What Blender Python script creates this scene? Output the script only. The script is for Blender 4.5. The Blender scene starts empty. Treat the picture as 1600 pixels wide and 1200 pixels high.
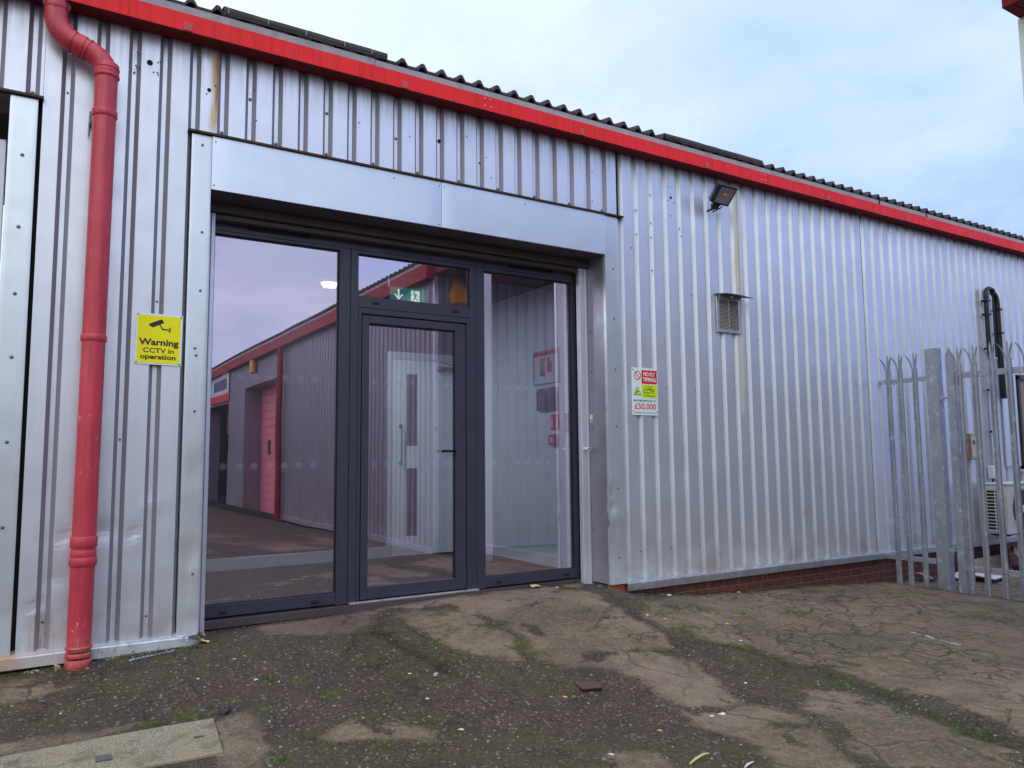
import bpy, math, random
import numpy as np
from mathutils import Vector, Matrix
random.seed(7); rng=np.random.RandomState(7)
S=bpy.context.scene
C=S.collection
# ---------------------------------------------------------------- camera
yaw,pitch,roll=0.5550343,0.0953981,-0.0089754
def cam_axes():
    f=Vector((math.sin(yaw)*math.cos(pitch),math.cos(yaw)*math.cos(pitch),math.sin(pitch)))
    r=Vector((math.cos(yaw),-math.sin(yaw),0)); u=r.cross(f)
    return r*math.cos(roll)+u*math.sin(roll), u*math.cos(roll)-r*math.sin(roll), f
cr,cu,cf=cam_axes()
cd=bpy.data.cameras.new('camera'); cam=bpy.data.objects.new('camera',cd); C.objects.link(cam)
M=Matrix(((cr.x,cu.x,-cf.x,-0.25346),(cr.y,cu.y,-cf.y,-5.81477),(cr.z,cu.z,-cf.z,1.204587),(0,0,0,1)))
cam.matrix_world=M
cd.sensor_fit='HORIZONTAL'; cd.sensor_width=36; cd.lens=1202.52/1600*36; cd.clip_start=.05; cd.clip_end=2000
S.camera=cam
S.view_settings.view_transform='Standard'; S.view_settings.look='None'; S.view_settings.gamma=1
S.view_settings.exposure=0.66
S.cycles.max_bounces=10; S.cycles.glossy_bounces=5; S.cycles.transparent_max_bounces=12
# ---------------------------------------------------------------- node helper
class N:
    def __init__(s,nt): s.nt=nt; nt.nodes.clear()
    def n(s,t,**k):
        x=s.nt.nodes.new(t)
        for a,b in k.items(): setattr(x,a,b)
        return x
    def put(s,sock,v):
        if isinstance(v,bpy.types.NodeSocket): s.nt.links.new(v,sock)
        elif v is not None:
            if isinstance(v,(tuple,list)) and len(v)==3 and sock.type=='RGBA': v=(*v,1)
            sock.default_value=v
    def m(s,op,a,b=None,c=None,clamp=False):
        x=s.n('ShaderNodeMath',operation=op,use_clamp=clamp)
        s.put(x.inputs[0],a)
        if b is not None: s.put(x.inputs[1],b)
        if c is not None: s.put(x.inputs[2],c)
        return x.outputs[0]
    def mr(s,v,a,b,c=0.,d=1.,smooth=False):
        x=s.n('ShaderNodeMapRange'); x.clamp=True
        if smooth: x.interpolation_type='SMOOTHSTEP'
        for i,q in enumerate((v,a,b,c,d)): s.put(x.inputs[i],q)
        return x.outputs[0]
    def mix(s,f,a,b,mode='MIX'):
        x=s.n('ShaderNodeMix',data_type='RGBA',blend_type=mode); x.clamp_factor=True
        s.put(x.inputs[0],f); s.put(x.inputs[6],a); s.put(x.inputs[7],b); return x.outputs[2]
    def noise(s,v,scale,detail=4,rough=.55,dist=0.,out=0):
        x=s.n('ShaderNodeTexNoise'); s.put(x.inputs['Vector'],v)
        x.inputs['Scale'].default_value=scale; x.inputs['Detail'].default_value=detail
        x.inputs['Roughness'].default_value=rough; x.inputs['Distortion'].default_value=dist
        return x.outputs[out]
    def vor(s,v,scale,feature='F1',out='Distance',rnd=1.):
        x=s.n('ShaderNodeTexVoronoi',feature=feature); s.put(x.inputs['Vector'],v)
        x.inputs['Scale'].default_value=scale; x.inputs['Randomness'].default_value=rnd
        return x.outputs[out]
    def map(s,v,sc=(1,1,1),loc=(0,0,0),rot=(0,0,0)):
        x=s.n('ShaderNodeMapping'); s.put(x.inputs[0],v)
        x.inputs[1].default_value=loc; x.inputs[2].default_value=rot; x.inputs[3].default_value=sc
        return x.outputs[0]
    def xyz(s,v):
        x=s.n('ShaderNodeSeparateXYZ'); s.put(x.inputs[0],v); return x.outputs
    def bump(s,h,st=.3,d=.01,nrm=None):
        x=s.n('ShaderNodeBump'); x.inputs['Strength'].default_value=st; x.inputs['Distance'].default_value=d
        s.put(x.inputs['Height'],h)
        if nrm is not None: s.put(x.inputs['Normal'],nrm)
        return x.outputs[0]
    def obj(s): return s.n('ShaderNodeTexCoord').outputs['Object']
    def geo(s): return s.n('ShaderNodeNewGeometry').outputs['Position']
    def attr(s,name): 
        x=s.n('ShaderNodeAttribute'); x.attribute_name=name; return x.outputs['Fac']
def newmat(name):
    m=bpy.data.materials.new(name); m.use_nodes=True; return m,N(m.node_tree)
def out(n,sh): 
    o=n.n('ShaderNodeOutputMaterial'); n.nt.links.new(sh,o.inputs[0])
def pbr(n,base,rough=.5,metal=0.,nrm=None,spec=None,**k):
    b=n.n('ShaderNodeBsdfPrincipled'); n.put(b.inputs['Base Color'],base); n.put(b.inputs['Roughness'],rough); n.put(b.inputs['Metallic'],metal)
    if nrm is not None: n.put(b.inputs['Normal'],nrm)
    if spec is not None: n.put(b.inputs['Specular IOR Level'],spec)
    for a,v in k.items(): n.put(b.inputs[a.replace('_',' ')],v)
    return b.outputs[0]
def simple(name,col,rough=.5,metal=0.,var=.12,sc=8.,bump=0.,dirt=None,spec=None):
    m,n=newmat(name); P=n.geo()
    f=n.noise(P,sc,5,.6); f2=n.noise(P,sc*9,3,.6)
    v=n.m('ADD',n.m('MULTIPLY',f,.7),n.m('MULTIPLY',f2,.3))
    lo=tuple(c*(1-var) for c in col); hi=tuple(min(1,c*(1+var)) for c in col)
    c=n.mix(n.mr(v,.35,.65),lo,hi)
    if dirt: c=n.mix(n.mr(n.noise(P,sc*.6+2,6,.7),.52,.72,0,.6),c,dirt)
    nr=n.bump(v,.3,bump) if bump else None
    out(n,pbr(n,c,n.mr(v,.3,.7,max(0,rough-.07),min(1,rough+.07)),metal,nr,spec)); return m
# ---------------------------------------------------------------- world: overcast sky
W=bpy.data.worlds.new('World'); S.world=W; W.use_nodes=True; n=N(W.node_tree)
SUN_EL,SUN_ROT=math.radians(48),math.radians(205)
sky=n.n('ShaderNodeTexSky'); sky.sky_type='NISHITA'; sky.sun_disc=False; sky.sun_elevation=SUN_EL; sky.sun_rotation=SUN_ROT
sky.air_density=1.; sky.dust_density=1.5
d=n.n('ShaderNodeTexCoord').outputs['Generated']; ds=n.xyz(d)
# project direction onto a cloud layer
zc=n.m('ADD',n.m('MAXIMUM',ds[2],0.),.16)
cx=n.n('ShaderNodeCombineXYZ'); n.put(cx.inputs[0],n.m('DIVIDE',ds[0],zc)); n.put(cx.inputs[1],n.m('DIVIDE',ds[1],zc))
cl=n.noise(cx.outputs[0],.55,7,.55,.3); cl2=n.noise(cx.outputs[0],1.7,6,.6,.2)
# thick bright cloud to the north (+Y, left of view), thinner blue cloud to the east
east=n.m('ADD',n.m('MULTIPLY',ds[0],.80),n.m('MULTIPLY',ds[1],-.10))
t=n.m('ADD',n.m('ADD',n.m('MULTIPLY',east,1.15),.12),n.m('MULTIPLY',n.m('SUBTRACT',cl,.5),2.0))
t=n.m('ADD',t,n.m('MULTIPLY',n.m('SUBTRACT',cl2,.5),.9))
cc=n.n('ShaderNodeValToRGB'); n.put(cc.inputs[0],t); e=cc.color_ramp.elements
e[0].position=.0; e[0].color=(.70,.81,.84,1); e[1].position=1.; e[1].color=(.31,.43,.82,1)
k=e.new(.28); k.color=(.63,.75,.84,1); k=e.new(.50); k.color=(.52,.62,.78,1); k=e.new(.7); k.color=(.43,.56,.90,1)
mx=n.mix(.9,n.mix(1.,sky.outputs[0],(.11,.11,.11),'MULTIPLY'),cc.outputs[0])
bg=n.n('ShaderNodeBackground'); n.put(bg.inputs[0],mx); bg.inputs[1].default_value=.97
o=n.n('ShaderNodeOutputWorld'); n.nt.links.new(bg.outputs[0],o.inputs[0])
sd=bpy.data.lights.new('sun','SUN'); sd.energy=.5; sd.angle=math.radians(75); sd.color=(1,.98,.96)
sun=bpy.data.objects.new('sun',sd); C.objects.link(sun)
sv=Vector((math.sin(SUN_ROT)*math.cos(SUN_EL),math.cos(SUN_ROT)*math.cos(SUN_EL),math.sin(SUN_EL)))
sun.rotation_euler=sv.to_track_quat('Z','Y').to_euler()
# ---------------------------------------------------------------- mesh helpers
class MB:
    def __init__(s): s.v=[]; s.f=[]
    def add(s,vs,fs):
        o=len(s.v); s.v+= [tuple(map(float,q)) for q in vs]; s.f+=[tuple(o+i for i in f) for f in fs]; return s
    def box(s,x0,x1,y0,y1,z0,z1,bv=0.):
        if bv<=0:
            vs=[(x,y,z) for z in (z0,z1) for y in (y0,y1) for x in (x0,x1)]
            return s.add(vs,[(0,2,3,1),(4,5,7,6),(0,1,5,4),(2,6,7,3),(0,4,6,2),(1,3,7,5)])
        b=min(bv,(x1-x0)/2.01,(y1-y0)/2.01,(z1-z0)/2.01); vs=[]
        xs,ys,zs=(x0,x1),(y0,y1),(z0,z1); sg=(1,-1)
        idx={}
        for i in (0,1):
            for j in (0,1):
                for l in (0,1):
                    c=(xs[i],ys[j],zs[l]); g=(sg[i]*b,sg[j]*b,sg[l]*b)
                    idx[i,j,l,0]=len(vs); vs.append((c[0],c[1]+g[1],c[2]+g[2]))
                    idx[i,j,l,1]=len(vs); vs.append((c[0]+g[0],c[1],c[2]+g[2]))
                    idx[i,j,l,2]=len(vs); vs.append((c[0]+g[0],c[1]+g[1],c[2]))
        fs=[]; q=[(0,0),(1,0),(1,1),(0,1)]
        for i in (0,1):
            a=[idx[i,j,l,0] for j,l in q]; fs.append(a if i else a[::-1])
            a=[idx[j,i,l,1] for j,l in q]; fs.append(a[::-1] if i else a)
            a=[idx[j,l,i,2] for j,l in q]; fs.append(a if i else a[::-1])
        for i in (0,1):
            for j in (0,1):
                fs.append([idx[i,j,0,0],idx[i,j,1,0],idx[i,j,1,1],idx[i,j,0,1]])
                fs.append([idx[i,0,j,0],idx[i,1,j,0],idx[i,1,j,2],idx[i,0,j,2]])
                fs.append([idx[0,i,j,1],idx[1,i,j,1],idx[1,i,j,2],idx[0,i,j,2]])
                for l in (0,1): fs.append([idx[i,j,l,0],idx[i,j,l,1],idx[i,j,l,2]])
        return s.add(vs,fs)
    def quad(s,a,b,c,d): return s.add([a,b,c,d],[(0,1,2,3)])
    def prism(s,pts,fn,a,b):
        # pts closed 2D outline, fn(p,q,t)->3D ; extruded t=a..b
        k=len(pts); vs=[fn(p,q,a) for p,q in pts]+[fn(p,q,b) for p,q in pts]
        fs=[tuple(range(k))[::-1],tuple(range(k,2*k))]+[(i,(i+1)%k,k+(i+1)%k,k+i) for i in range(k)]
        return s.add(vs,fs)
    def tube(s,path,r,seg=16,caps=True):
        path=[Vector(p) for p in path]; rings=[]; rs=r if isinstance(r,(list,tuple)) else [r]*len(path)
        up=None
        for i,p in enumerate(path):
            t=(path[min(i+1,len(path)-1)]-path[max(i-1,0)]).normalized()
            if up is None:
                up=Vector((0,1,0)) if abs(t.y)<.9 else Vector((1,0,0))
            a=(up-t*up.dot(t)).normalized(); up=a; b=t.cross(a)
            rings.append([p+(a*math.cos(2*math.pi*j/seg)+b*math.sin(2*math.pi*j/seg))*rs[i] for j in range(seg)])
        vs=[v for R in rings for v in R]; fs=[]
        for i in range(len(rings)-1):
            for j in range(seg):
                k=(j+1)%seg; fs.append((i*seg+j,i*seg+k,(i+1)*seg+k,(i+1)*seg+j))
        if caps: fs.append(tuple(range(seg))[::-1]); fs.append(tuple((len(rings)-1)*seg+j for j in range(seg)))
        return s.add(vs,fs)
    def disc(s,c,nrm,r,seg=14,th=.002):
        c=Vector(c); nn=Vector(nrm).normalized(); return s.tube([c,c+nn*th],r,seg)
def link(name,mb,mat,parent=None,loc=(0,0,0),smooth=False,**props):
    me=bpy.data.meshes.new(name); me.from_pydata(mb.v,[],mb.f); me.validate(); me.update()
    if mat:
        for q in (mat if isinstance(mat,(list,tuple)) else [mat]): me.materials.append(q)
    import bmesh
    bm=bmesh.new(); bm.from_mesh(me); bmesh.ops.recalc_face_normals(bm,faces=bm.faces); bm.to_mesh(me); bm.free()
    if smooth:
        me.polygons.foreach_set('use_smooth',[True]*len(me.polygons))
        try: me.set_sharp_from_angle(angle=math.radians(40))
        except Exception: pass
    o=bpy.data.objects.new(name,me); C.objects.link(o); o.location=loc
    if parent is not None: o.parent=parent
    for a,b in props.items(): o[a]=b
    return o
def thing(name,label,cat,loc=(0,0,0),group=None,rot=(0,0,0)):
    o=bpy.data.objects.new(name,None); C.objects.link(o); o.location=loc; o.rotation_euler=rot; o.empty_display_size=.1
    o['label']=label; o['category']=cat
    if group: o['group']=group
    return o
def rel(mb,loc):
    mb.v=[(x-loc[0],y-loc[1],z-loc[2]) for x,y,z in mb.v]; return mb
def text_mb(mb,txt,x0,x1,z0,z1,fn,bold=0.,keep=False):
    """lettering fitted to the box x0..x1, z0..z1; fn maps (x,z)->3D"""
    cu_=bpy.data.curves.new('t','FONT'); cu_.body=txt; cu_.size=1; cu_.offset=bold; cu_.resolution_u=3; cu_.align_x='LEFT'
    o=bpy.data.objects.new('t',cu_); C.objects.link(o)
    dg=bpy.context.evaluated_depsgraph_get(); me=bpy.data.meshes.new_from_object(o.evaluated_get(dg))
    vs=[v.co.copy() for v in me.vertices]; fs=[tuple(p.vertices) for p in me.polygons]
    bpy.data.objects.remove(o); bpy.data.curves.remove(cu_); bpy.data.meshes.remove(me)
    ax=min(v.x for v in vs); bx=max(v.x for v in vs); az=min(v.y for v in vs); bz=max(v.y for v in vs)
    return mb.add([fn(x0+(v.x-ax)/(bx-ax)*(x1-x0), z0+(v.y-az)/(bz-az)*(z1-z0)) for v in vs],fs)
# ---------------------------------------------------------------- numpy noise
def vnoise(x,y,seed=0):
    xi=np.floor(x).astype(np.int64); yi=np.floor(y).astype(np.int64); xf=x-xi; yf=y-yi
    def h(a,b):
        v=(a*374761393+b*668265263+seed*1442695041)&0xffffffff
        v=((v^(v>>13))*1274126177)&0xffffffff; v=v^(v>>16); return (v&0xffff)/65535.
    u=xf*xf*(3-2*xf); w=yf*yf*(3-2*yf)
    return (h(xi,yi)*(1-u)+h(xi+1,yi)*u)*(1-w)+(h(xi,yi+1)*(1-u)+h(xi+1,yi+1)*u)*w
def fbm(x,y,o=5,seed=0,g=.55):
    a=1.; s=0.; t=0.
    x=np.asarray(x,float); y=np.asarray(y,float)
    for i in range(o): s=s+a*vnoise(x,y,seed+i*17); t+=a; a*=g; x=x*2.03+11.3; y=y*2.03+7.1
    return s/t
# ---------------------------------------------------------------- materials
def cladding_mat(name,rusts=(),tint=(.70,.705,.79),grime=.8,rough=.37,met=.58):
    m,n=newmat(name); P=n.geo(); p=n.xyz(P)
    f=n.noise(P,1.3,4,.5); fine=n.noise(P,40,3,.6)
    st=n.noise(n.map(P,(9,9,.35)),2.2,5,.6); st2=n.noise(n.map(P,(30,30,.5)),2.,4,.6)
    c=n.mix(n.mr(f,.3,.7),tuple(q*.95 for q in tint),tuple(q*1.05 for q in tint))
    dk=n.m('MULTIPLY',n.mr(st,.5,.72),n.mr(f,.35,.6,.25,1))
    c=n.mix(n.m('MULTIPLY',dk,.12*grime),c,(.30,.27,.26))
    c=n.mix(n.m('MULTIPLY',n.mr(st2,.56,.7),.08*grime),c,(.36,.33,.30))
    # dirt splashed up from the ground, and streaky darkening towards the top
    low=n.m('ADD',n.mr(p[2],0.,.42,1.,0.,True),0.)
    c=n.mix(n.m('MULTIPLY',n.m('MULTIPLY',low,n.mr(n.noise(P,3.2,6,.65),.4,.62)),.65*grime),c,(.26,.19,.12))
    hi=n.mr(p[2],3.85,4.3,0.,1.,True)
    c=n.mix(n.m('MULTIPLY',n.m('MULTIPLY',hi,n.mr(n.noise(n.map(P,(14,14,.7)),2.,5,.6),.38,.6)),.55*grime),c,(.17,.12,.13))
    # small scuffs and chips
    sc=n.m('MULTIPLY',n.mr(n.noise(P,45,4,.7,.6),.68,.72),n.mr(n.noise(P,1.1,3),.52,.62))
    c=n.mix(n.m('MULTIPLY',sc,.35),c,(.2,.2,.22))
    mm=None
    for (x0,w,z0,z1,col,amt) in rusts:
        wob=n.m('MULTIPLY',n.m('SUBTRACT',n.noise(n.map(P,(3,3,2)),2.,4),.5),w*1.2)
        dx=n.m('ABSOLUTE',n.m('SUBTRACT',n.m('ADD',p[0],wob),x0))
        k_=n.m('MULTIPLY',n.mr(dx,0.,w,1.,0.,True),n.m('MULTIPLY',n.mr(p[2],z0,z0+.15,0.,1.),n.mr(p[2],z1-.05,z1,1.,0.)))
        k_=n.m('MULTIPLY',k_,n.mr(n.noise(n.map(P,(50,50,2.5)),1.,5,.7),.3,.62,.15,1.))
        k_=n.m('MULTIPLY',k_,amt,clamp=True); c=n.mix(k_,c,col); mm=k_ if mm is None else n.m('MAXIMUM',mm,k_)
    metal=n.m('SUBTRACT',met,n.m('ADD',n.m('MULTIPLY',mm,.7) if mm is not None else 0.,n.m('MULTIPLY',low,.35)),clamp=True)
    h=n.m('ADD',n.noise(n.map(P,(1,1,.5)),3.,3,.5),n.m('MULTIPLY',fine,.03))
    out(n,pbr(n,c,n.mr(n.noise(P,5,4),.3,.7,rough-.05,rough+.08),metal,n.bump(h,.16,.02))); return m
RUST=(.40,.13,.025)
M_clad=cladding_mat('silver_cladding',rusts=[(.775,.050,3.55,4.24,(.60,.36,.12),1.1),(.79,.022,3.75,4.24,(.36,.11,.015),1.2),(.765,.03,3.55,3.8,(.70,.48,.2),.7),
    (6.325,.062,1.6,4.2,(.70,.62,.42),1.5),(6.345,.016,2.6,4.2,(.34,.24,.11),1.0),(-.17,.12,-.1,.28,(.32,.20,.10),1.)])
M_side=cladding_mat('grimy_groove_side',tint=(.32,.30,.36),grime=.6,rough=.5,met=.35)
M_trim=cladding_mat('flashing_metal',rusts=[(.70,.09,.15,.75,(.42,.36,.25),.5)],tint=(.68,.71,.77),grime=.6,rough=.30)
M_head=cladding_mat('header_metal',tint=(.68,.72,.82),grime=.2,rough=.36)
M_reveal=cladding_mat('shade_toned_reveal_metal',tint=(.36,.34,.40),grime=.4,rough=.32)  # dark reflections inside the recess are put into this darker tint
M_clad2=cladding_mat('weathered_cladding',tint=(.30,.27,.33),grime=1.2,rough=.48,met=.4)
def paint_mat(name,col,rough=.4,chip=(.75,.7,.66),chips=0.,fade=.15,zdirt=False,spec=.5):
    m,n=newmat(name); P=n.geo(); p=n.xyz(P)
    c=n.mix(n.mr(n.noise(P,3,5,.6),.3,.7),tuple(q*(1-fade) for q in col),tuple(min(1,q*(1+fade)) for q in col))
    c=n.mix(n.m('MULTIPLY',n.mr(n.noise(n.map(P,(12,12,.8)),2,5,.6),.48,.72),.4),c,tuple(q*.35 for q in col))
    if chips: 
        k_=n.m('MULTIPLY',n.mr(n.noise(n.map(P,(1,1,.6)),38,6,.75,1.2),.62,.64),n.mr(n.noise(P,2.2,3),1.-chips,1.-chips+.12))
        k_=n.m('MULTIPLY',k_,n.mr(p[2],.4,1.9,1.,.12))
        c=n.mix(k_,c,chip)
    if zdirt:
        k_=n.m('MULTIPLY',n.mr(p[2],-.05,.16,1.,0.),n.mr(n.noise(P,14,5,.7),.42,.6)); c=n.mix(n.m('MULTIPLY',k_,.8),c,(.42,.22,.13))
    out(n,pbr(n,c,n.mr(n.noise(P,9,4),.3,.7,rough-.08,rough+.1),0.,n.bump(n.noise(P,24,4),.12,.004),spec)); return m
M_red=paint_mat('red_gutter_paint',(.86,.022,.024),.5,fade=.06,spec=.22)
M_redshade=paint_mat('shaded_red_paint',(.17,.010,.014),.6,fade=.2,spec=.2)  # darker copy of the gutter red, with shade painted into its colour
M_redold=paint_mat('faded_far_gutter',(.36,.025,.03),.6,fade=.2,spec=.2)
M_pink=paint_mat('faded_red_clip',(.58,.07,.08),.5)
M_pipe=paint_mat('red_plastic_pipe',(.60,.048,.075),.38,chips=.56,zdirt=True,chip=(.8,.68,.66))
M_grey=simple('grey_fascia_board',(.36,.34,.36),.7,dirt=(.12,.1,.1),sc=5,var=.2)
M_roof=simple('dark_roof_sheet',(.060,.045,.048),.85,var=.35,sc=6,bump=.01,dirt=(.02,.015,.015))
M_dark=simple('dark_gap',(.012,.010,.011),.8)
M_shadowledge=simple('shadow_line_brown',(.05,.022,.018),.7,var=.5,sc=20,dirt=(.16,.06,.02))  # dark brown standing in for the shadow line above the opening
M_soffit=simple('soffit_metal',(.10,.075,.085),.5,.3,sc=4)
M_frame=simple('anthracite_frame',(.046,.044,.074),.38,.0,var=.06,sc=6)
M_gasket=simple('black_gasket',(.008,.008,.010),.6)
M_whitejamb=cladding_mat('white_guide_rail',tint=(.66,.66,.76),grime=.15,rough=.45)
M_galv,n=newmat('galvanised_steel'); P=n.geo()
sp=n.vor(P,26,'F1','Color'); bw=n.n('ShaderNodeRGBToBW'); n.put(bw.inputs[0],sp)
bl=n.mr(n.noise(n.map(P,(1,1,.6)),15,4,.6,.6),.60,.66)
c=n.mix(n.mr(bw.outputs[0],.2,.8),(.42,.43,.50),(.55,.56,.64)); c=n.mix(n.mr(n.noise(P,2.5,5,.6),.35,.7),c,(.36,.37,.43)); c=n.mix(n.m('MULTIPLY',bl,.65),c,(.80,.82,.90))
out(n,pbr(n,c,n.mr(n.noise(P,12,4),.3,.7,.42,.62),.55,n.bump(n.noise(P,35,3),.1,.004)))
M_trimgalv=simple('drip_metal',(.55,.55,.60),.38,.75,var=.18,sc=9,dirt=(.30,.26,.24))
M_trimrust,n=newmat('rusted_drip_metal'); P=n.geo(); p=n.xyz(P)
k_=n.m('MULTIPLY',n.mr(p[0],-.05,-.3,0.,1.),n.mr(n.noise(P,7,6,.65),.35,.55,.1,1.))
c=n.mix(n.mr(n.noise(P,14,5),.35,.65),(.62,.60,.66),(.82,.84,.90)); c=n.mix(n.m('MULTIPLY',k_,.85),c,(.50,.26,.12))
c=n.mix(n.m('MULTIPLY',n.mr(n.noise(P,26,6,.7),.6,.66),.5),c,(.16,.13,.12))
out(n,pbr(n,c,.5,n.m('SUBTRACT',.6,n.m('MULTIPLY',k_,.6))))
M_brick,n=newmat('red_brick'); P=n.geo(); p=n.xyz(P)
cb=n.n('ShaderNodeCombineXYZ'); n.put(cb.inputs[0],n.m('ADD',p[0],p[1])); n.put(cb.inputs[1],p[2])
wv=n.n('ShaderNodeVectorMath',operation='ADD'); n.put(wv.inputs[0],cb.outputs[0])
nz=n.n('ShaderNodeVectorMath',operation='SCALE'); n.put(nz.inputs[0],n.noise(P,9,3,.5,0,1)); nz.inputs['Scale'].default_value=.012; n.put(wv.inputs[1],nz.outputs[0])
br=n.n('ShaderNodeTexBrick'); n.put(br.inputs['Vector'],wv.outputs[0]); br.inputs['Scale'].default_value=1.; br.offset=.5
br.inputs['Brick Width'].default_value=.225; br.inputs['Row Height'].default_value=.076; br.inputs['Mortar Size'].default_value=.005; br.inputs['Mortar Smooth'].default_value=.3
br.inputs['Color1'].default_value=(.20,.060,.040,1); br.inputs['Color2'].default_value=(.135,.045,.036,1); br.inputs['Mortar'].default_value=(.26,.20,.17,1); br.inputs['Bias'].default_value=-.1
c=n.mix(n.mr(n.noise(P,18,6,.7),.4,.7,0,.6),br.outputs[0],(.07,.035,.030)); c=n.mix(n.mr(n.noise(P,5,6,.7),.58,.7,0,.45),c,(.30,.20,.16))
ch=n.mr(p[0],4.66,4.60,0,1); c=n.mix(n.m('MULTIPLY',ch,.75),c,(.48,.12,.03))
hh=n.m('ADD',n.m('MULTIPLY',br.outputs[1],-1.),n.m('MULTIPLY',n.noise(P,30,5),.5))
out(n,pbr(n,c,.85,0.,n.bump(hh,.6,.008)))
M_white=simple('white_plastic',(.74,.76,.78),.4,var=.05)
M_cream=simple('cream_casing',(.70,.66,.62),.5,var=.07,dirt=(.4,.36,.3))
M_black=simple('black_plastic',(.012,.011,.012),.4,var=.3)
M_lamp=simple('black_cast_aluminium',(.018,.016,.022),.35,.2)
M_slat=simple('brown_vent_slats',(.46,.38,.34),.6,var=.2)
M_yel=simple('sign_yellow',(1.,.86,.003),.35,var=.03,spec=.3)
M_lemon=simple('sign_lemon',(.74,.85,.02),.35,var=.03,spec=.3)
M_signwhite=simple('sign_white',(.80,.90,.92),.35,var=.03,spec=.3)
M_signred=simple('sign_red',(.80,.02,.03),.35,var=.04,spec=.3)
M_signblack=simple('sign_black',(.03,.008,.02),.5)
M_signgrey=simple('sign_grey_letters',(.10,.13,.22),.5)
M_signblue=simple('sign_blue',(.02,.05,.30),.4)
M_intwall=simple('painted_interior_wall',(.80,.86,.90),.7,var=.03,sc=2)
M_intdoor=simple('white_interior_door',(.82,.90,.92),.5,var=.02)
M_mat=simple('dark_entrance_matting',(.016,.011,.011),.9,var=.25,sc=30,bump=.01)
M_rail=simple('pale_green_screen_rail',(.50,.62,.62),.4,var=.03)
M_darkroom=simple('dark_back_room',(.035,.03,.04),.8)
M_screw=simple('grey_screw_head',(.17,.16,.18),.45,.5,var=.4,sc=90)
M_hole=simple('punched_hole',(.004,.003,.004),.9)
M_moss,n=newmat('moss'); P=n.geo()
c=n.mix(n.mr(n.noise(P,25,4),.35,.65),(.05,.065,.012),(.125,.15,.03)); out(n,pbr(n,c,.9))
M_grass,n=newmat('weed_leaves'); P=n.geo()
c=n.mix(n.mr(n.noise(P,30,3),.35,.65),(.05,.10,.025),(.12,.20,.06)); out(n,pbr(n,c,.6))
M_stone,n=newmat('loose_stone'); 
oi=n.geo(); vv=n.vor(oi,30,'F1','Color'); bw=n.n('ShaderNodeRGBToBW'); n.put(bw.inputs[0],vv)
c=n.mix(n.mr(bw.outputs[0],.2,.8),(.11,.085,.08),(.34,.29,.27)); out(n,pbr(n,c,.85))
M_debris,n=newmat('leaf_debris'); vv=n.vor(n.geo(),14,'F1','Color'); bw=n.n('ShaderNodeRGBToBW'); n.put(bw.inputs[0],vv)
cr_=n.n('ShaderNodeValToRGB'); n.put(cr_.inputs[0],bw.outputs[0]); e=cr_.color_ramp.elements; e[0].position=.25; e[0].color=(.05,.03,.02,1); e[1].position=.85; e[1].color=(.55,.48,.40,1); k=e.new(.5); k.color=(.16,.10,.06,1)
out(n,pbr(n,cr_.outputs[0],.8))
M_scrap=simple('pale_scrap',(.72,.66,.60),.7,var=.12)
M_leaf=simple('yellow_leaf_litter',(.68,.62,.30),.7,var=.15,sc=40)
M_card=simple('wet_cardboard',(.40,.29,.24),.8,var=.25,sc=12,dirt=(.62,.58,.56))
M_paperw=simple('crumpled_white_paper',(.75,.72,.73),.7,var=.1,sc=20)
M_orange=simple('orange_plastic',(.90,.38,.03),.4,var=.08)
M_rustplate=simple('rusty_iron_cover',(.115,.062,.055),.65,.1,var=.3,sc=30,bump=.004)
M_foil=simple('silver_foil_strip',(.62,.64,.75),.35,.6,var=.35,sc=60)
M_pinkdoor=simple('faded_pink_roller_door',(.85,.27,.33),.5,var=.1)
M_concrete,n=newmat('mossy_concrete'); P=n.geo()
c=n.mix(n.mr(n.noise(P,170,3,.6),.42,.58),(.16,.13,.098),(.47,.39,.29)); c=n.mix(n.mr(n.noise(P,5,5,.6),.42,.66,0,.6),c,(.36,.29,.16)); c=n.mix(n.mr(n.noise(P,7,6,.7),.48,.66,0,.75),c,(.095,.080,.062))
out(n,pbr(n,c,.9,0.,n.bump(n.noise(P,120,3),.6,.006)))
# window glass: thin double glazing, part mirror with a violet coating, part see-through
def glass_mat(name,fac,tint,refl,lwf=.25,dust=0.):
    m,n=newmat(name); 
    lw=n.n('ShaderNodeLayerWeight'); lw.inputs[0].default_value=.35
    f=n.m('ADD',fac,n.m('MULTIPLY',lw.outputs[1],lwf),clamp=True)
    wav=n.bump(n.noise(n.geo(),1.1,2,.4),.05,.02)
    g=n.n('ShaderNodeBsdfGlossy'); g.inputs[0].default_value=(*refl,1); g.inputs[1].default_value=0.; n.put(g.inputs['Normal'],wav)
    t=n.n('ShaderNodeBsdfTransparent'); t.inputs[0].default_value=(*tint,1)
    x=n.n('ShaderNodeMixShader'); n.put(x.inputs[0],f); n.put(x.inputs[1],t.outputs[0]); n.put(x.inputs[2],g.outputs[0]); sh=x.outputs[0]
    if dust:
        P=n.geo(); p=n.xyz(P); df=n.n('ShaderNodeBsdfDiffuse'); df.inputs[0].default_value=(.55,.53,.52,1); x2=n.n('ShaderNodeMixShader')
        k_=n.m('ADD',n.m('MULTIPLY',n.mr(n.noise(n.map(P,(3,3,.8)),1.6,6,.65),.45,.75),dust),n.m('MULTIPLY',n.mr(p[2],.10,.55,1.,0.,True),n.m('MULTIPLY',n.noise(P,14,5,.7),dust*2.5)))
        k_=n.m('ADD',k_,n.m('MULTIPLY',n.mr(n.noise(P,120,2,.5),.70,.74),dust*1.2))
        n.put(x2.inputs[0],k_); n.put(x2.inputs[1],sh); n.put(x2.inputs[2],df.outputs[0]); sh=x2.outputs[0]
    out(n,sh); return m
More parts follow.
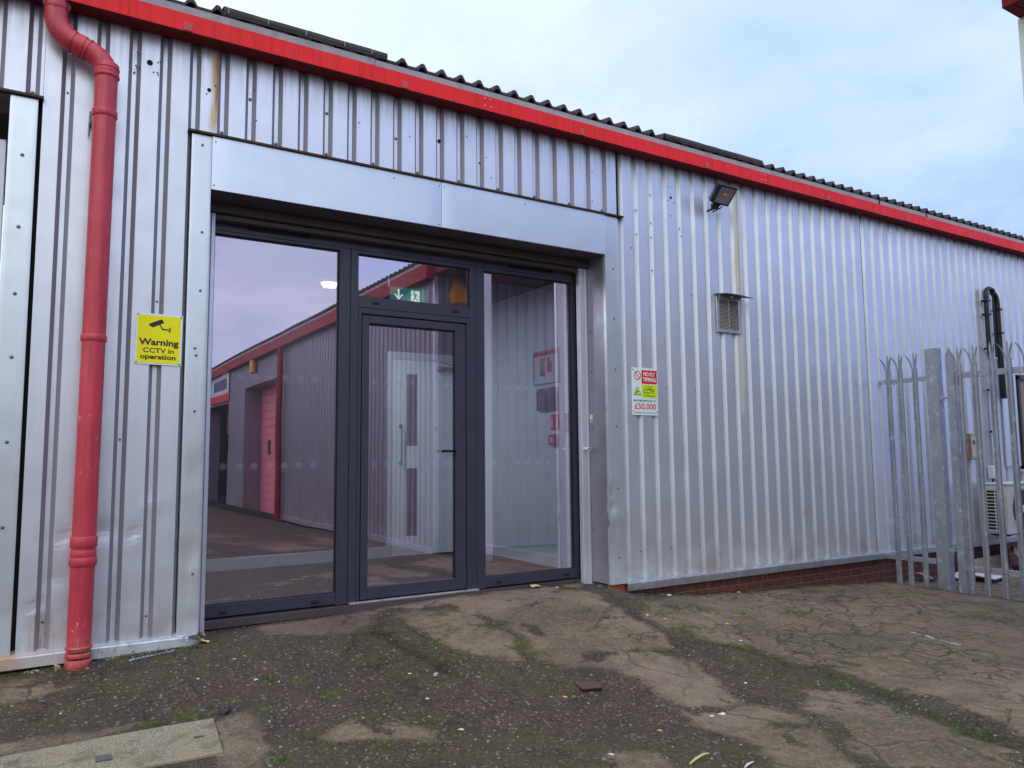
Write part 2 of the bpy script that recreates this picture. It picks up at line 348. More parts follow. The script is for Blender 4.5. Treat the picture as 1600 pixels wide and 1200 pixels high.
M_glass=glass_mat('coated_glass',.36,(.86,.93,.97),(1.,.82,1.),.22,.018)
M_glassin=simple('dark_tinted_screen',(.030,.026,.034),.75,spec=.1)
M_lens=glass_mat('lamp_lens',.25,(.9,.9,.92),(.9,.9,1.))
m,n=newmat('etched_dot'); dfb=n.n('ShaderNodeBsdfDiffuse'); dfb.inputs[0].default_value=(.55,.6,.68,1)
t=n.n('ShaderNodeBsdfTransparent'); x=n.n('ShaderNodeMixShader'); x.inputs[0].default_value=.06; n.put(x.inputs[1],t.outputs[0]); n.put(x.inputs[2],dfb.outputs[0]); out(n,x.outputs[0]); M_dot=m
m,n=newmat('lit_lamp'); em=n.n('ShaderNodeEmission'); em.inputs[0].default_value=(1,.85,.42,1); em.inputs[1].default_value=2.; out(n,em.outputs[0]); M_lit=m
m,n=newmat('lit_exit_green'); em=n.n('ShaderNodeEmission'); em.inputs[0].default_value=(.02,.22,.19,1); em.inputs[1].default_value=.7; out(n,em.outputs[0]); M_green=m
m,n=newmat('lit_exit_white'); em=n.n('ShaderNodeEmission'); em.inputs[0].default_value=(.85,.9,.7,1); em.inputs[1].default_value=1.1; out(n,em.outputs[0]); M_exitw=m
# ---------------------------------------------------------------- ground
WX=[-6,-.4,0,.6,.8,1.9,3,4.3,4.43,4.6,5.6,6.6,7.7,9,14]
WZ=[-.15,-.09,-.075,-.06,-.055,-.045,0,-.01,-.03,-.09,-.19,-.25,-.29,-.37,-.42]
FX=[-6,1,4,9,14]; FZ=[-.26,-.25,-.3,-.36,-.42]
def seg_d(X,Y,pts):
    d=np.full(np.shape(X),9e9)
    for (ax,ay),(bx,by) in zip(pts[:-1],pts[1:]):
        L=(bx-ax)**2+(by-ay)**2+1e-9; t=np.clip(((X-ax)*(bx-ax)+(Y-ay)*(by-ay))/L,0,1)
        d=np.minimum(d,np.hypot(X-ax-t*(bx-ax),Y-ay-t*(by-ay)))
    return d
TRENCH=[(1.94,-.32),(2.0,-.59),(2.04,-.93),(2.11,-1.18)]
DITCH=[(4.13,-1.17),(4.29,-1.45),(4.5,-1.76),(4.48,-2.32),(4.35,-2.87),(4.13,-3.38),(4.17,-3.68)]
def gz0(X,Y):
    w=np.interp(X,WX,WZ); f=np.interp(X,FX,FZ); t=np.clip(-Y/2.2,0,1); t=t*t*(3-2*t); return w*(1-t)+f*t
def gz(X,Y):
    X=np.asarray(X,float); Y=np.asarray(Y,float); z=gz0(X,Y)
    z=z+(fbm(X*1.3,Y*1.3,4,3)-.5)*.030*np.clip(-Y*2+.3,0,1)
    z=z-.022*np.exp(-(seg_d(X,Y,TRENCH)/.06)**2)-.03*np.exp(-(((X-2.0)/.09)**2+((Y+1.14)/.06)**2))
    z=z-.012*np.exp(-(seg_d(X,Y,DITCH)/.07)**2)
    return z
POLY={'big':[(3.3,-0.05),(4.13,0.1),(3.99,-0.54),(3.94,-1.12),(3.91,-1.4),(3.55,-1.45),(3.8,-1.7),(3.68,-2.08),(3.55,-2.38),(3.65,-2.73),(3.14,-3.41),(2.85,-3.23),(2.98,-2.82),(3.02,-2.48),(3.02,-2.3),(3.23,-1.8),(3.15,-1.54),(2.85,-1.44),(2.76,-1.19),(2.85,-0.78),(2.85,-0.39)],
'doorfront':[(2.11,0.47),(3.21,0.45),(4.3,0.37),(3.99,-0.09),(3.33,-0.31),(2.91,-0.39),(2.74,-0.33),(2.62,-0.07),(2.36,0.24),(1.93,0.26)],
'mound':[(2.39,0.05),(2.63,-0.16),(2.75,-0.37),(2.72,-0.72),(2.7,-1.02),(2.67,-1.24),(2.36,-1.06),(2.26,-0.78),(2.24,-0.41),(2.22,-0.09)],
'red':[(1.28,0.23),(1.59,0.34),(2.07,0.35),(2.32,0.28),(2.02,-0.05),(1.76,-0.27),(1.49,-0.16),(1.3,0.01)],
'right':[(4.05,-1.21),(4.08,-0.81),(4.77,-0.28),(6.45,.1),(13,.1),(13,-1.59),(9.5,-3.2),(5.08,-4.18),(4.32,-3.61),(4.47,-3.34),(4.52,-3.09),(4.48,-2.83),(4.6,-2.48),(4.66,-2.14),(4.59,-1.68),(4.32,-1.42)],
'lowright':[(4.04,-2.4),(4.23,-2.6),(4.14,-3.0),(4.08,-3.4),(4.1,-3.59),(4.07,-3.72),(3.6,-3.94),(3.26,-3.48),(3.36,-3.24),(3.62,-2.95),(3.76,-2.62)],
'lr2':[(3.23,-2.71),(3.34,-2.9),(3.08,-3.37),(2.79,-3.19)],
'y1':[(1.11,-1.63),(1.32,-1.64),(1.56,-1.79),(1.66,-1.98),(1.58,-2.08),(1.36,-1.92),(1.17,-1.87),(1.01,-1.75)],
'y2':[(2.21,-2.66),(2.43,-2.74),(2.37,-2.94),(2.03,-2.83)],
'k':[(-0.49,-1.04),(-0.17,-1.09),(0.14,-1.17),(0.35,-1.2),(.3,-1.25),(-0.17,-1.26),(-0.48,-1.22)],
'g':[(0.63,-1.36),(0.79,-1.27),(0.83,-1.54),(0.83,-1.79),(0.79,-2.0),(0.57,-2.02),(0.64,-1.7)],
'l':[(-0.56,-0.14),(-0.17,-0.26),(-0.05,-0.52),(-0.23,-0.57),(-0.53,-0.45)]}
def sdf(X,Y,pts):
    pts=list(pts); d=seg_d(X,Y,pts+[pts[0]]); ins=np.zeros(np.shape(X),bool)
    for (ax,ay),(bx,by) in zip(pts,pts[1:]+[pts[0]]):
        c_=((ay>Y)!=(by>Y)); xx=(bx-ax)*(Y-ay)/((by-ay) if by!=ay else 1e-9)+ax; ins^=(c_&(X<xx))
    return np.where(ins,-d,d)
MOSS=[(1.44,.34,.10),(1.76,.33,.12),(2.42,-.58,.13),(2.69,-.68,.16),(2.74,-1.04,.16),(2.78,-1.23,.16),(2.22,-.76,.12),(3.6,-1.42,.16),(3.73,-1.48,.13),(.77,-.15,.07),(.73,-.4,.05),(.70,-.65,.06),(.52,-1.14,.07),(.76,-1.1,.05),(1.01,-.95,.07),(4.36,-2.5,.10),(4.1,-3.02,.1),(.1,-.14,.05),(.66,-.05,.05),(1.4,-.3,.08),(1.31,-1.26,.09),(1.34,-1.96,.06),(.83,-1.9,.06),(3.73,-1.24,.12),(4.21,-1.15,.16),(4.24,-.62,.13),(4.31,-.9,.15),(4.38,-1.2,.14),(1.9,-.2,.12),(2.5,-.2,.1),(1.6,-1.4,.1),(2.0,-.5,.12),(5.2,-.9,.16),(5.8,-1.0,.2),(4.9,-.7,.16),(4.5,-1.6,.12),(.9,-1.3,.07),(1.2,-1.,.08)]
def masks(X,Y):
    wx=(fbm(X*3.1,Y*3.1,5,21)-.5); wy=(fbm(X*3.1+9,Y*3.1+4,5,22)-.5)
    Xw=X+wx*.28; Yw=Y+wy*.28
    light=np.zeros(np.shape(X))
    for k_,pl in POLY.items():
        f=.05 if k_ in('big','right','doorfront') else .035
        light=np.maximum(light,1/(1+np.exp(np.clip(sdf(Xw,Yw,pl)/f*1.5,-20,20))))
    far=np.clip((-Y-4.2)/1.5,0,1)+np.clip((-X-.8)/1.,0,1); light=np.maximum(light,np.clip(far,0,1)*np.clip((fbm(X*.7,Y*.7,4,5)-.56)*5,0,.7))
    brk=fbm(X*5,Y*5,5,31); light=np.clip(light-np.clip((brk-.60)*7,0,.85)*(light<.999),0,1)
    stain=np.clip((fbm(X*1.6,Y*1.6,5,41)-.52)*7,0,1)
    ditch=np.exp(-(seg_d(X+wx*.2,Y+wy*.2,DITCH)/.07)**2)*.8+np.exp(-(seg_d(X+wx*.12,Y+wy*.12,TRENCH)/.05)**2)
    moss=np.zeros(np.shape(X))
    for mx_,my_,r in MOSS: moss=np.maximum(moss,np.exp(-(((X-mx_)**2+(Y-my_)**2)/(r*r))))
    moss=np.maximum(moss,.75*np.exp(-(seg_d(X,Y,DITCH)/.13)**2)); moss=np.maximum(moss,.7*np.exp(-(((X-2.0)/.9)**2+((Y+.55)/.55)**2)))
    moss=np.maximum(moss,.5*np.clip((fbm(X*.9,Y*.9,3,51)-.42)*6,0,1)*(Y<.2))
    base=np.exp(-((Y+.02+wy*.08)/.07)**2)*((X<.75)|(X>4.5))+np.exp(-((Y-.33+wy*.05)/.05)**2)*((X>.75)&(X<4.5))*.6+.7*np.exp(-(np.abs(X-8.7+wx*.1)/.10)**2)*((Y>-3.4)&(Y<0))
    ditch=np.maximum(ditch,base*.85); moss=np.maximum(moss,.5*base)
    red=1/(1+np.exp(np.clip(sdf(Xw,Yw,POLY['red'])/.04,-20,20)))
    return light,stain,np.clip(ditch,0,1),moss,red
def grid_mesh(name,xs,ys,hole=None):
    X,Y=np.meshgrid(xs,ys); Z=gz(X,Y); nx,ny=len(xs),len(ys)
    V=np.stack([X,Y,Z],-1).reshape(-1,3)
    i=np.arange(nx-1)[None,:]+np.arange(ny-1)[:,None]*nx; i=i.ravel()
    F=np.stack([i,i+1,i+nx+1,i+nx],1)
    if hole:
        cxm=(V[F[:,0],0]+V[F[:,2],0])/2; cym=(V[F[:,0],1]+V[F[:,2],1])/2
        F=F[~((cxm>hole[0])&(cxm<hole[1])&(cym>hole[2])&(cym<hole[3]))]
    return V,F
xs1=np.arange(-1.6,9.6001,.025); ys1=np.arange(-4.6,.5001,.025)
V1,F1=grid_mesh('g',xs1,ys1)
xo=np.unique(np.concatenate([np.linspace(-400,-30,9),np.linspace(-30,-1.6,40),np.linspace(-1.6,9.6,45),np.linspace(9.6,40,40),np.linspace(40,400,9)]))
yo=np.unique(np.concatenate([np.linspace(-400,-40,9),np.linspace(-40,-4.6,60),np.linspace(-4.6,.5,20),np.linspace(.5,30,6),np.linspace(30,400,6)]))
V2,F2=grid_mesh('g2',xo,yo,(-1.6,9.6,-4.6,.5))
inb=(V2[:,0]>-1.7)&(V2[:,0]<9.7)&(V2[:,1]>-4.7)&(V2[:,1]<.6)
V2[:,2]-=.004
# the yard falls away slightly towards the far end
for V in (V1,V2):
    V[:,2]-=np.clip((-V[:,1]-6)/14,0,1)*.12
VV=np.concatenate([V1,V2]); FF=np.concatenate([F1,F2+len(V1)])
me=bpy.data.meshes.new('ground'); me.from_pydata(VV.tolist(),[],FF.tolist()); me.update()
lt,stn,dit,mos,redm=masks(VV[:,0],VV[:,1])
for nm,a in (('light',lt),('stain',stn),('ditch',dit),('moss',mos),('redm',redm)):
    at=me.attributes.new(nm,'FLOAT','POINT'); at.data.foreach_set('value',a.astype(np.float32))
me.polygons.foreach_set('use_smooth',[True]*len(me.polygons))
gnd=bpy.data.objects.new('ground',me); C.objects.link(gnd); gnd['kind']='structure'
m,n=newmat('worn_asphalt'); P=n.geo(); p=n.xyz(P)
L=n.attr('light'); ST=n.attr('stain'); DI=n.attr('ditch'); MO=n.attr('moss'); RE=n.attr('redm')
n1=n.noise(P,5,6,.6); n2=n.noise(P,38,5,.65); n3=n.noise(P,140,3,.6)
# light surfacing: brown grey with fine pale specks
lb=n.mix(n.mr(n1,.32,.68),(.275,.190,.140),(.47,.34,.250)); lb=n.mix(n.mr(n.noise(P,1.7,4),.45,.62,0,.45),lb,(.38,.29,.16))
lb=n.mix(n.mr(n3,.44,.62,0,.75),lb,(.105,.070,.058))
v1=n.vor(P,95,'F1','Distance'); vc=n.xyz(n.vor(P,95,'F1','Color'))
spk=n.m('MULTIPLY',n.mr(v1,.22,.34,1,0),n.mr(vc[0],.62,.7)); lb=n.mix(spk,lb,(.42,.34,.28))
# dark worn surfacing: bitumen with coarse pebbles
db=n.mix(n.mr(n1,.35,.7),(.042,.025,.019),(.105,.066,.048)); db=n.mix(n.mr(n2,.42,.66,0,.7),db,(.185,.126,.092))
v2=n.vor(P,38,'F1','Distance'); vc2=n.xyz(n.vor(P,38,'F1','Color'))
peb=n.m('MULTIPLY',n.mr(v2,.30,.40,1,0),n.mr(vc2[0],.28,.34)); pc=n.mix(vc2[1],(.095,.066,.050),(.31,.230,.175)); db=n.mix(peb,db,pc)
v3=n.vor(P,20,'F1','Distance'); vc3=n.xyz(n.vor(P,20,'F1','Color'))
peb3=n.m('MULTIPLY',n.mr(v3,.28,.36,1,0),n.mr(vc3[0],.62,.65)); db=n.mix(peb3,db,n.mix(vc3[1],(.11,.082,.07),(.28,.215,.175)))
Lm=n.mr(n.m('ADD',L,n.m('MULTIPLY',n.m('SUBTRACT',n2,.5),1.5)),.22,.78)
c=n.mix(Lm,db,lb); c=n.mix(n.m('MULTIPLY',RE,n.mr(n2,.35,.6,.3,.85)),c,(.24,.145,.135))
c=n.mix(n.m('MULTIPLY',ST,n.mr(n2,.4,.6,.1,.6)),c,(.060,.046,.044))
# alligator cracks in the old right-hand surface
wv=n.n('ShaderNodeVectorMath',operation='ADD'); n.put(wv.inputs[0],P); sc_=n.n('ShaderNodeVectorMath',operation='SCALE'); n.put(sc_.inputs[0],n.noise(P,6,4,.6,0,1)); sc_.inputs['Scale'].default_value=.22; n.put(wv.inputs[1],sc_.outputs[0])
ed=n.vor(n.map(wv.outputs[0],(1.,1.,0.)),5.2,'DISTANCE_TO_EDGE','Distance'); ed2=n.vor(n.map(wv.outputs[0],(1.,1.,0.)),2.1,'DISTANCE_TO_EDGE','Distance')
cm=n.m('MULTIPLY',n.mr(p[0],4.1,4.7),n.mr(n.noise(P,.9,3),.45,.56))
ck=n.m('MULTIPLY',n.m('MULTIPLY',n.mr(ed,.012,.06,1,0),cm),n.mr(n.noise(P,7,5,.7),.36,.58,.1,.9)); ck2=n.m('MULTIPLY',n.mr(ed2,.008,.026,1,0),n.m('MULTIPLY',n.mr(n.noise(P,.7,2),.5,.56),.55))
crk=n.m('MAXIMUM',ck,ck2); c=n.mix(n.m('MULTIPLY',crk,.6),c,(.040,.028,.020))
c=n.mix(n.m('MULTIPLY',DI,.8),c,(.022,.016,.013))
mo=n.m('MULTIPLY',n.mr(MO,.10,.75),n.mr(n.noise(P,17,6,.7),.43,.60))
mo=n.m('MAXIMUM',mo,n.m('MULTIPLY',crk,n.mr(n.noise(P,1.6,3),.5,.65,0,.6)))
mc=n.mix(n.mr(n.noise(P,60,3),.4,.6),(.060,.055,.014),(.145,.150,.028)); c=n.mix(n.m('MULTIPLY',mo,.85),c,mc)
hgt=n.m('ADD',n.m('MULTIPLY',n.m('MAXIMUM',peb,peb3),n.m('SUBTRACT',1.,Lm)),n.m('ADD',n.m('MULTIPLY',n2,1.3),n.m('MULTIPLY',n3,.5)))
hgt=n.m('SUBTRACT',hgt,n.m('MULTIPLY',crk,2.)); hgt=n.m('ADD',hgt,n.m('MULTIPLY',n1,3.))
out(n,pbr(n,c,n.mr(n2,.3,.7,.6,.85),0.,n.bump(hgt,1.,.016),.35)); me.materials.append(m)
# ---------------------------------------------------------------- profiled cladding
RD,RW,RF=.035,.025,.028
def profile(s0,s1,ph=0.,pitch=.2):
    pts=[(s0,None)]; k=math.floor((s0-ph)/pitch)-1
    base=[]
    while ph+k*pitch<s1+pitch:
        a=ph+k*pitch
        base+=[(a-.0012,0),(a+.0008,.0016),(a+RW,RD),(a+RW+RF,RD),(a+2*RW+RF-.0008,.0016),(a+2*RW+RF+.0012,0),(a+.139,.0)]; k+=1
    bs=np.array([b[0] for b in base]); bd=np.array([b[1] for b in base])
    xs=[s0]+[b for b in bs if s0+1e-4<b<s1-1e-4]+[s1]
    return [(x,float(np.interp(x,bs,bd))) for x in xs]
def clad(fn,s0,s1,z0,z1,ph=0.,dz=.10,wob=.0011,dents=(),seed=0,pitch=.2,zfn=None):
    pr=profile(s0,s1,ph,pitch); nz=max(1,int((z1-z0)/dz)); mb=MB(); vs=[]
    for j in range(nz+1):
        z=z0+(z1-z0)*j/nz
        for s,dd in pr:
            w=(float(fbm(s*2.3,z*1.7,3,seed+5))-.5)*2*wob if wob else 0
            for (dx,dz_,r,a) in dents: w+=a*math.exp(-((s-dx)**2+(z-dz_)**2)/(r*r))
            vs.append(fn(s,dd+w,z))
    k=len(pr); fs=[(j*k+i,j*k+i+1,(j+1)*k+i+1,(j+1)*k+i) for j in range(nz) for i in range(k-1)]
    return mb.add(vs,fs)
main=lambda s,d_,z:(s,d_,z)
unit=thing('industrial_unit','silver corrugated metal industrial unit with red gutter and dark glazed entrance','building')
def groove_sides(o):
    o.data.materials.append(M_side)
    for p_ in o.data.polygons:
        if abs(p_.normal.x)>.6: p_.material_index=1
def screws(parent,pts,r=.007,y=-.001,mat=None,name='screw',yl=-.006):
    proto=None
    for (x,z,yy) in pts:
        if proto is None:
            mb=MB().tube([(0,.004,0),(0,-.002,0),(0,-.006,0)],[r*1.25,r*1.2,r*.6],8); o=link(name,mb,mat or M_screw,parent,smooth=True); proto=o
        else: o=proto.copy(); C.objects.link(o); o.parent=parent
        o.location=(x,yy+y,z)
pA=link('cladding_panel',clad(main,-.30,.625,0.,4.27,dents=[(-.07,.72,.05,.006),(.16,.74,.07,.010),(.33,.72,.05,.006),(-.21,.3,.04,.008),(.45,.9,.06,-.004),(-.1,.45,.05,.004)],dz=.035,seed=1),M_clad,unit,label='tall silver panel behind the red downpipe')
pB=link('cladding_panel',clad(main,.603,4.62,3.602,4.27,seed=2),M_clad,unit,label='short silver panel with a rust streak above the entrance')
pC=link('cladding_panel',clad(main,4.625,8.603,.01,4.27,ph=.0,dents=[(4.95,.35,.05,.004),(6.2,1.1,.05,-.004),(7.3,.5,.05,.006),(8.2,.65,.06,.005),(5.4,1.,.05,.005)],seed=3),M_clad,unit,label='long silver panel behind the floodlight')
pD=link('cladding_panel',clad(lambda s,d_,z:(s,d_-.001,z),8.612,17.,.01,4.27,dents=[(8.95,.45,.04,.01),(9.6,.9,.06,.006),(10.6,.7,.12,.012)],seed=4),M_clad,unit,label='silver panel running away behind the steel fence')
pE=link('cladding_panel',clad(main,-3.4,-.302,3.62,4.27,seed=5),M_clad,unit,label='short silver panel at the far left above the next opening')
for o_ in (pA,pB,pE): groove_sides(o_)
link('sheet_joint',MB().box(8.600,8.614,.004,.03,.01,4.27),M_dark,unit); link('sheet_joint',MB().box(4.618,4.628,.006,.03,3.60,4.27),M_dark,unit)
gx=lambda k:.2*k+RW+RF/2
screws(pA,[(gx(k)-.0,z,RD) for k,z in ((-1,3.7),(0,.28),(1,3.95),(-1,.19),(2,2.32),(2,.16),(1,1.35),(0,2.35))])
screws(pE,[(gx(-2),3.65,RD),(gx(-4),3.65,RD),(gx(-6),3.65,RD)],.011)
screws(pB,[(gx(k),3.64,RD) for k in range(4,23,2)]+[(gx(5),3.95,RD),(gx(8),3.98,RD),(gx(11),3.9,RD)],.011)
screws(pB,[(.72,3.9,0),(.78,3.98,0),(1.06,4.02,0),(1.08,3.78,0),(1.9,3.95,0),(2.35,3.93,0),(3.1,3.9,0),(3.15,3.72,0),(4.3,4.0,0),(4.3,3.7,0),(2.9,4.05,0)],.005)
screws(pC,[(gx(k),z,RD) for k in (24,26,28,31,35,38,41) for z in (.28,1.9)]+[(5.05,z,0) for z in (3.9,3.6,3.45,3.1)]+[(4.85,3.7,0),(4.85,3.45,0),(4.78,3.3,0),(5.45,3.6,0),(5.48,3.52,0),(5.6,2.9,0),(6.1,2.6,0),(6.6,2.5,0)],.0065)
screws(pD,[(9.0,1.2,0),(9.15,2.1,0),(10.66,2.0,0),(11.9,1.7,0),(11.95,1.45,0),(9.0,2.05,0),(9.2,.4,0),(10.3,.5,0)],.009)
screws(pC,[(5.30,4.03,0),(5.36,4.035,0),(5.30,3.88,0),(5.39,3.87,0),(5.33,3.72,0)],.005)
screws(pA,[(.25,4.09,0),(.255,4.08,0),(.385,4.05,0),(.40,4.06,0),(.245,3.99,0),(.27,3.985,0),(.36,3.97,0),(.385,3.975,0),(.39,3.96,0),(.25,3.975,0)],.005)
def hole(parent,x,z,r,y=0.):
    link('cable_hole',MB().disc((x,y-.001,z),(0,-1,0),r,18,.003),M_hole,parent)
hole(pA,.333,4.035,.020); hole(pB,.737,3.934,.014); hole(pB,2.645,3.965,.017,RD-.003); hole(pC,5.341,3.917,.014); hole(pB,3.05,3.85,.008,RD-.003)
# flashing strips round the opening
def strip(x0,x1,z0,z1,y,th,dents=(),seed=0,nx=8,dz=.08,wob=.0012):
    """folded sheet: front face at y, returned back by th"""
    mb=MB(); nz=max(2,int((z1-z0)/dz)); xs=[x0,x0]+list(np.linspace(x0+.004,x1-.004,nx))+[x1,x1]; vs=[]
    for j in range(nz+1):
        z=z0+(z1-z0)*j/nz
        for i,x in enumerate(xs):
            d_=(float(fbm(x*6,z*1.9,3,seed))-.5)*2*wob
            for (dx,dz_,r,a) in dents: d_+=a*math.exp(-((x-dx)**2+(z-dz_)**2)/(r*r))
            yy=y+d_+(th if i in(0,len(xs)-1) else (.0008 if i in (1,len(xs)-2) else 0))
            vs.append((x,yy,z))
    k=len(xs); fs=[(j*k+i,j*k+i+1,(j+1)*k+i+1,(j+1)*k+i) for j in range(nz) for i in range(k-1)]
    fs+=[tuple(range(k))[::-1],tuple(nz*k+i for i in range(k))]
    return mb.add(vs,fs)
fL=link('corner_flashing',strip(.628,.766,-.02,3.578,-.012,.04,[(.70,.55,.06,.012),(.74,.42,.04,-.010),(.69,.32,.05,.008),(.72,.20,.05,-.007),(.73,1.15,.05,.005)],11),M_trim,unit,smooth=True)
fR=link('corner_flashing',strip(4.432,4.598,.0,3.578,-.012,.04,[(4.45,.86,.035,.016),(4.45,.72,.04,.018),(4.53,.62,.08,-.012),(4.49,.52,.05,.014),(4.46,.40,.04,.010),(4.45,.98,.03,-.008)],12,dz=.04),M_trim,unit,smooth=True)
fH=link('header_panel',strip(.768,2.64,3.180,3.578,-.022,.04,[(1.6,3.38,.4,.002)],13,14,.06,.0022),M_head,unit,smooth=True)
fH2=link('header_panel',strip(2.643,4.430,3.180,3.578,-.024,.04,[(3.6,3.38,.4,.002)],14,14,.06,.0022),M_head,unit,smooth=True)
screws(fL,[(.70,3.50,-.012),(.715,2.85,-.012),(.715,2.42,-.012),(.70,1.95,-.012),(.70,1.55,-.012),(.72,.42,-.012),(.69,2.0,-.012)],.0085)
screws(fR,[(4.53,z,-.012) for z in (3.05,2.55,2.05,1.5,.9,.25)],.0085)
screws(fH,[(.79,3.54,-.022),(.785,3.21,-.022),(2.2,3.53,-.022),(2.62,3.54,-.022),(2.62,3.2,-.022)],.0045)
screws(fH2,[(2.67,3.54,-.022),(3.5,3.53,-.022),(4.40,3.53,-.022),(4.40,3.2,-.022)],.0045)
link('shadow_line_ledge',MB().box(.598,4.66,-.040,.05,3.583,3.598),M_shadowledge,unit)  # dark box paints the shadow line between header and upper cladding
link('shadow_line_ledge',MB().box(-3.4,-.296,-.040,.05,3.598,3.614),M_shadowledge,unit)
link('wall_core',MB().box(.60,4.64,.06,.30,3.60,4.27).box(4.47,17,.06,.30,-.02,4.27).box(-.44,.745,.06,.30,-.06,4.27).box(-3.4,-.445,.06,.3,3.62,4.27),M_dark,unit)
# soffit, reveal, roller guides
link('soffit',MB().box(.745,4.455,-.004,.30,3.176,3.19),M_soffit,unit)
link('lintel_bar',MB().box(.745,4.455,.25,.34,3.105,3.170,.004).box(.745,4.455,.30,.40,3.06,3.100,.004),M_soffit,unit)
mb=MB(); nz=44; ny=8; vs=[]
for j in range(nz+1):
    z=.0+3.174*j/nz
    for i in range(ny+1):
        y=-.010+.30*i/ny; a=0.
        for (dy,dz_,r,am) in [(.05,.88,.05,.014),(.08,.72,.06,.012),(.04,.60,.05,-.012),(.12,.55,.05,.008),(.2,1.2,.12,.004),(.05,.12,.05,.012)]: a+=am*math.exp(-((y-dy)**2+(z-dz_)**2)/(r*r))
        vs.append((4.436+a,y,z))
mb.add(vs,[(j*(ny+1)+i,j*(ny+1)+i+1,(j+1)*(ny+1)+i+1,(j+1)*(ny+1)+i) for j in range(nz) for i in range(ny)])
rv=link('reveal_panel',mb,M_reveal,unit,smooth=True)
link('reveal_panel',MB().box(.75,.764,-.008,.30,-.05,3.174),M_trim,unit)
pr=MB()
for z in (3.03,2.45,2.05,1.48,.5): pr.tube([(4.438,.25,z),(4.430,.25,z)],.009,8)
link('reveal_screws',pr,M_screw,rv,kind='stuff')
link('door_contact',MB().box(4.424,4.436,.235,.275,1.57,1.62,.003).box(4.424,4.436,.235,.275,1.545,1.560,.002),M_white,unit)
def guide(x0,x1,flip):
    mb=MB(); w=x1-x0
    mb.box(x0,x0+w*.48,.288,.345,-.05,3.10,.004).box(x0+w*.50,x0+w*.66,.294,.345,-.05,3.10,.003).box(x0+w*.68,x1,.288,.345,-.05,3.10,.004)
    return mb
gR=link('guide_rail',guide(4.335,4.434,0),M_whitejamb,unit); gL=link('guide_rail',guide(.766,.862,1),M_whitejamb,unit)
for g_,x in ((gR,4.385),(gL,.81)):
    link('lock_boss',MB().tube([(x-.012,.29,1.283),(x-.012,.225,1.283)],.017,14).tube([(x-.012,.226,1.283),(x-.012,.222,1.283)],.020,14),M_white,g_,smooth=True)
    link('boss_hole',MB().disc((x-.012,.2215,1.283),(0,-1,0),.012,12,.001),M_rustplate,g_)
# drip trims and plinth
def drip(x0,x1,mat,y=-.045):
    mb=MB(); nx=max(2,int((x1-x0)/.12)); vs=[]
    for i in range(nx+1):
        x=x0+(x1-x0)*i/nx; w=(float(fbm(x*2,3.3,3,71))-.5)*.010
        vs+=[(x,.045,.030),(x,y,.002+w),(x,y-.003,-.004+w),(x,y-.002,-.068+w*.8),(x,y+.006,-.070+w*.8),(x,y+.006,-.01+w)]
    k=6; return mb.add(vs,[(i*k+j,i*k+j+1,(i+1)*k+j+1,(i+1)*k+j) for i in range(nx) for j in range(k-1)]+[tuple(range(6)),tuple(nx*6+j for j in range(6))])
link('drip_trim',drip(-.62,.70,M_trimrust),M_trimrust,unit,label='dented and rusted drip trim left of the entrance')
link('drip_trim',drip(4.60,17,M_trimgalv),M_trimgalv,unit)
link('bent_trim_end',MB().add([(.66,-.05,.005),(.76,-.035,.012),(.80,-.01,-.045),(.70,-.055,-.065),(.74,.0,.03)],[(0,1,2,3),(0,4,1)]).add([(.755,-.03,.02),(.80,-.055,.035),(.815,-.02,-.01)],[(0,1,2)]),M_trimgalv,unit)
link('brick_plinth',MB().box(4.612,17,.012,.06,-.75,.02).box(4.44,4.611,.02,.055,-.75,-.004).box(-.55,.745,.02,.055,-.5,-.0),M_brick,unit)
# gutter, fascia, roof
mb=MB(); gp=[(-.155,4.262),(-.150,4.400),(-.135,4.404),(-.135,4.395),(-.145,4.268),(.02,4.268),(.02,4.262)]
gp=[(-.158,4.2585),(-.153,4.392),(-.130,4.396),(-.130,4.387),(-.146,4.384),(-.150,4.265),(-.01,4.265),(-.01,4.2585)]
mb.prism(gp,lambda a,b,t:(t,a,b),-4.,17.)
gut=link('gutter',mb,M_red,unit)
mb=MB()
for x in (-3.2,-1.35,.557,2.235,4.068,5.728,7.76,9.40,11.32,13.2,15.): mb.add([(x-.022,-.160,4.2525),(x+.022,-.160,4.2525),(x+.012,-.01,4.2515),(x-.032,-.01,4.2515)],[(0,1,2,3)])
link('bracket_straps',mb,M_redshade,gut,kind='stuff')
link('gutter_underside_shade',MB().box(-4.,17.,-.1575,-.010,4.2545,4.2580),M_redshade,gut)  # added sheet whose dark red paints the shade below the gutter
proto=None
for x in (-3.2,-1.35,.557,2.235,4.068,5.728,7.76,9.40,11.32,13.2,15.):
    mb=MB().box(-.028,.028,-.164,-.1595,4.262,4.322,.001)
    if proto is None: proto=link('gutter_bracket',mb,M_pink,gut,loc=(x,0,0))
    else: o=proto.copy(); C.objects.link(o); o.parent=gut; o.location.x=x
rj=MB()
for x in (3.03,6.62,9.9,12.8):
    for dx in(-.03,.03):
        for z in (4.30,4.365): rj.disc((x+dx,-.1575,z),(0,-1,0),.005,8,.003)
link('gutter_rivets',rj,M_white,gut,kind='stuff')
link('fascia_board',MB().box(-4,1.985,-.118,-.09,4.33,4.466).box(1.99,17,-.116,-.09,4.33,4.462),M_grey,unit)
mb=MB()
for x in (8.86,9.93): mb.box(x,x+.02,-.122,-.116,4.39,4.47)
link('fascia_straps',mb,M_dark,unit)
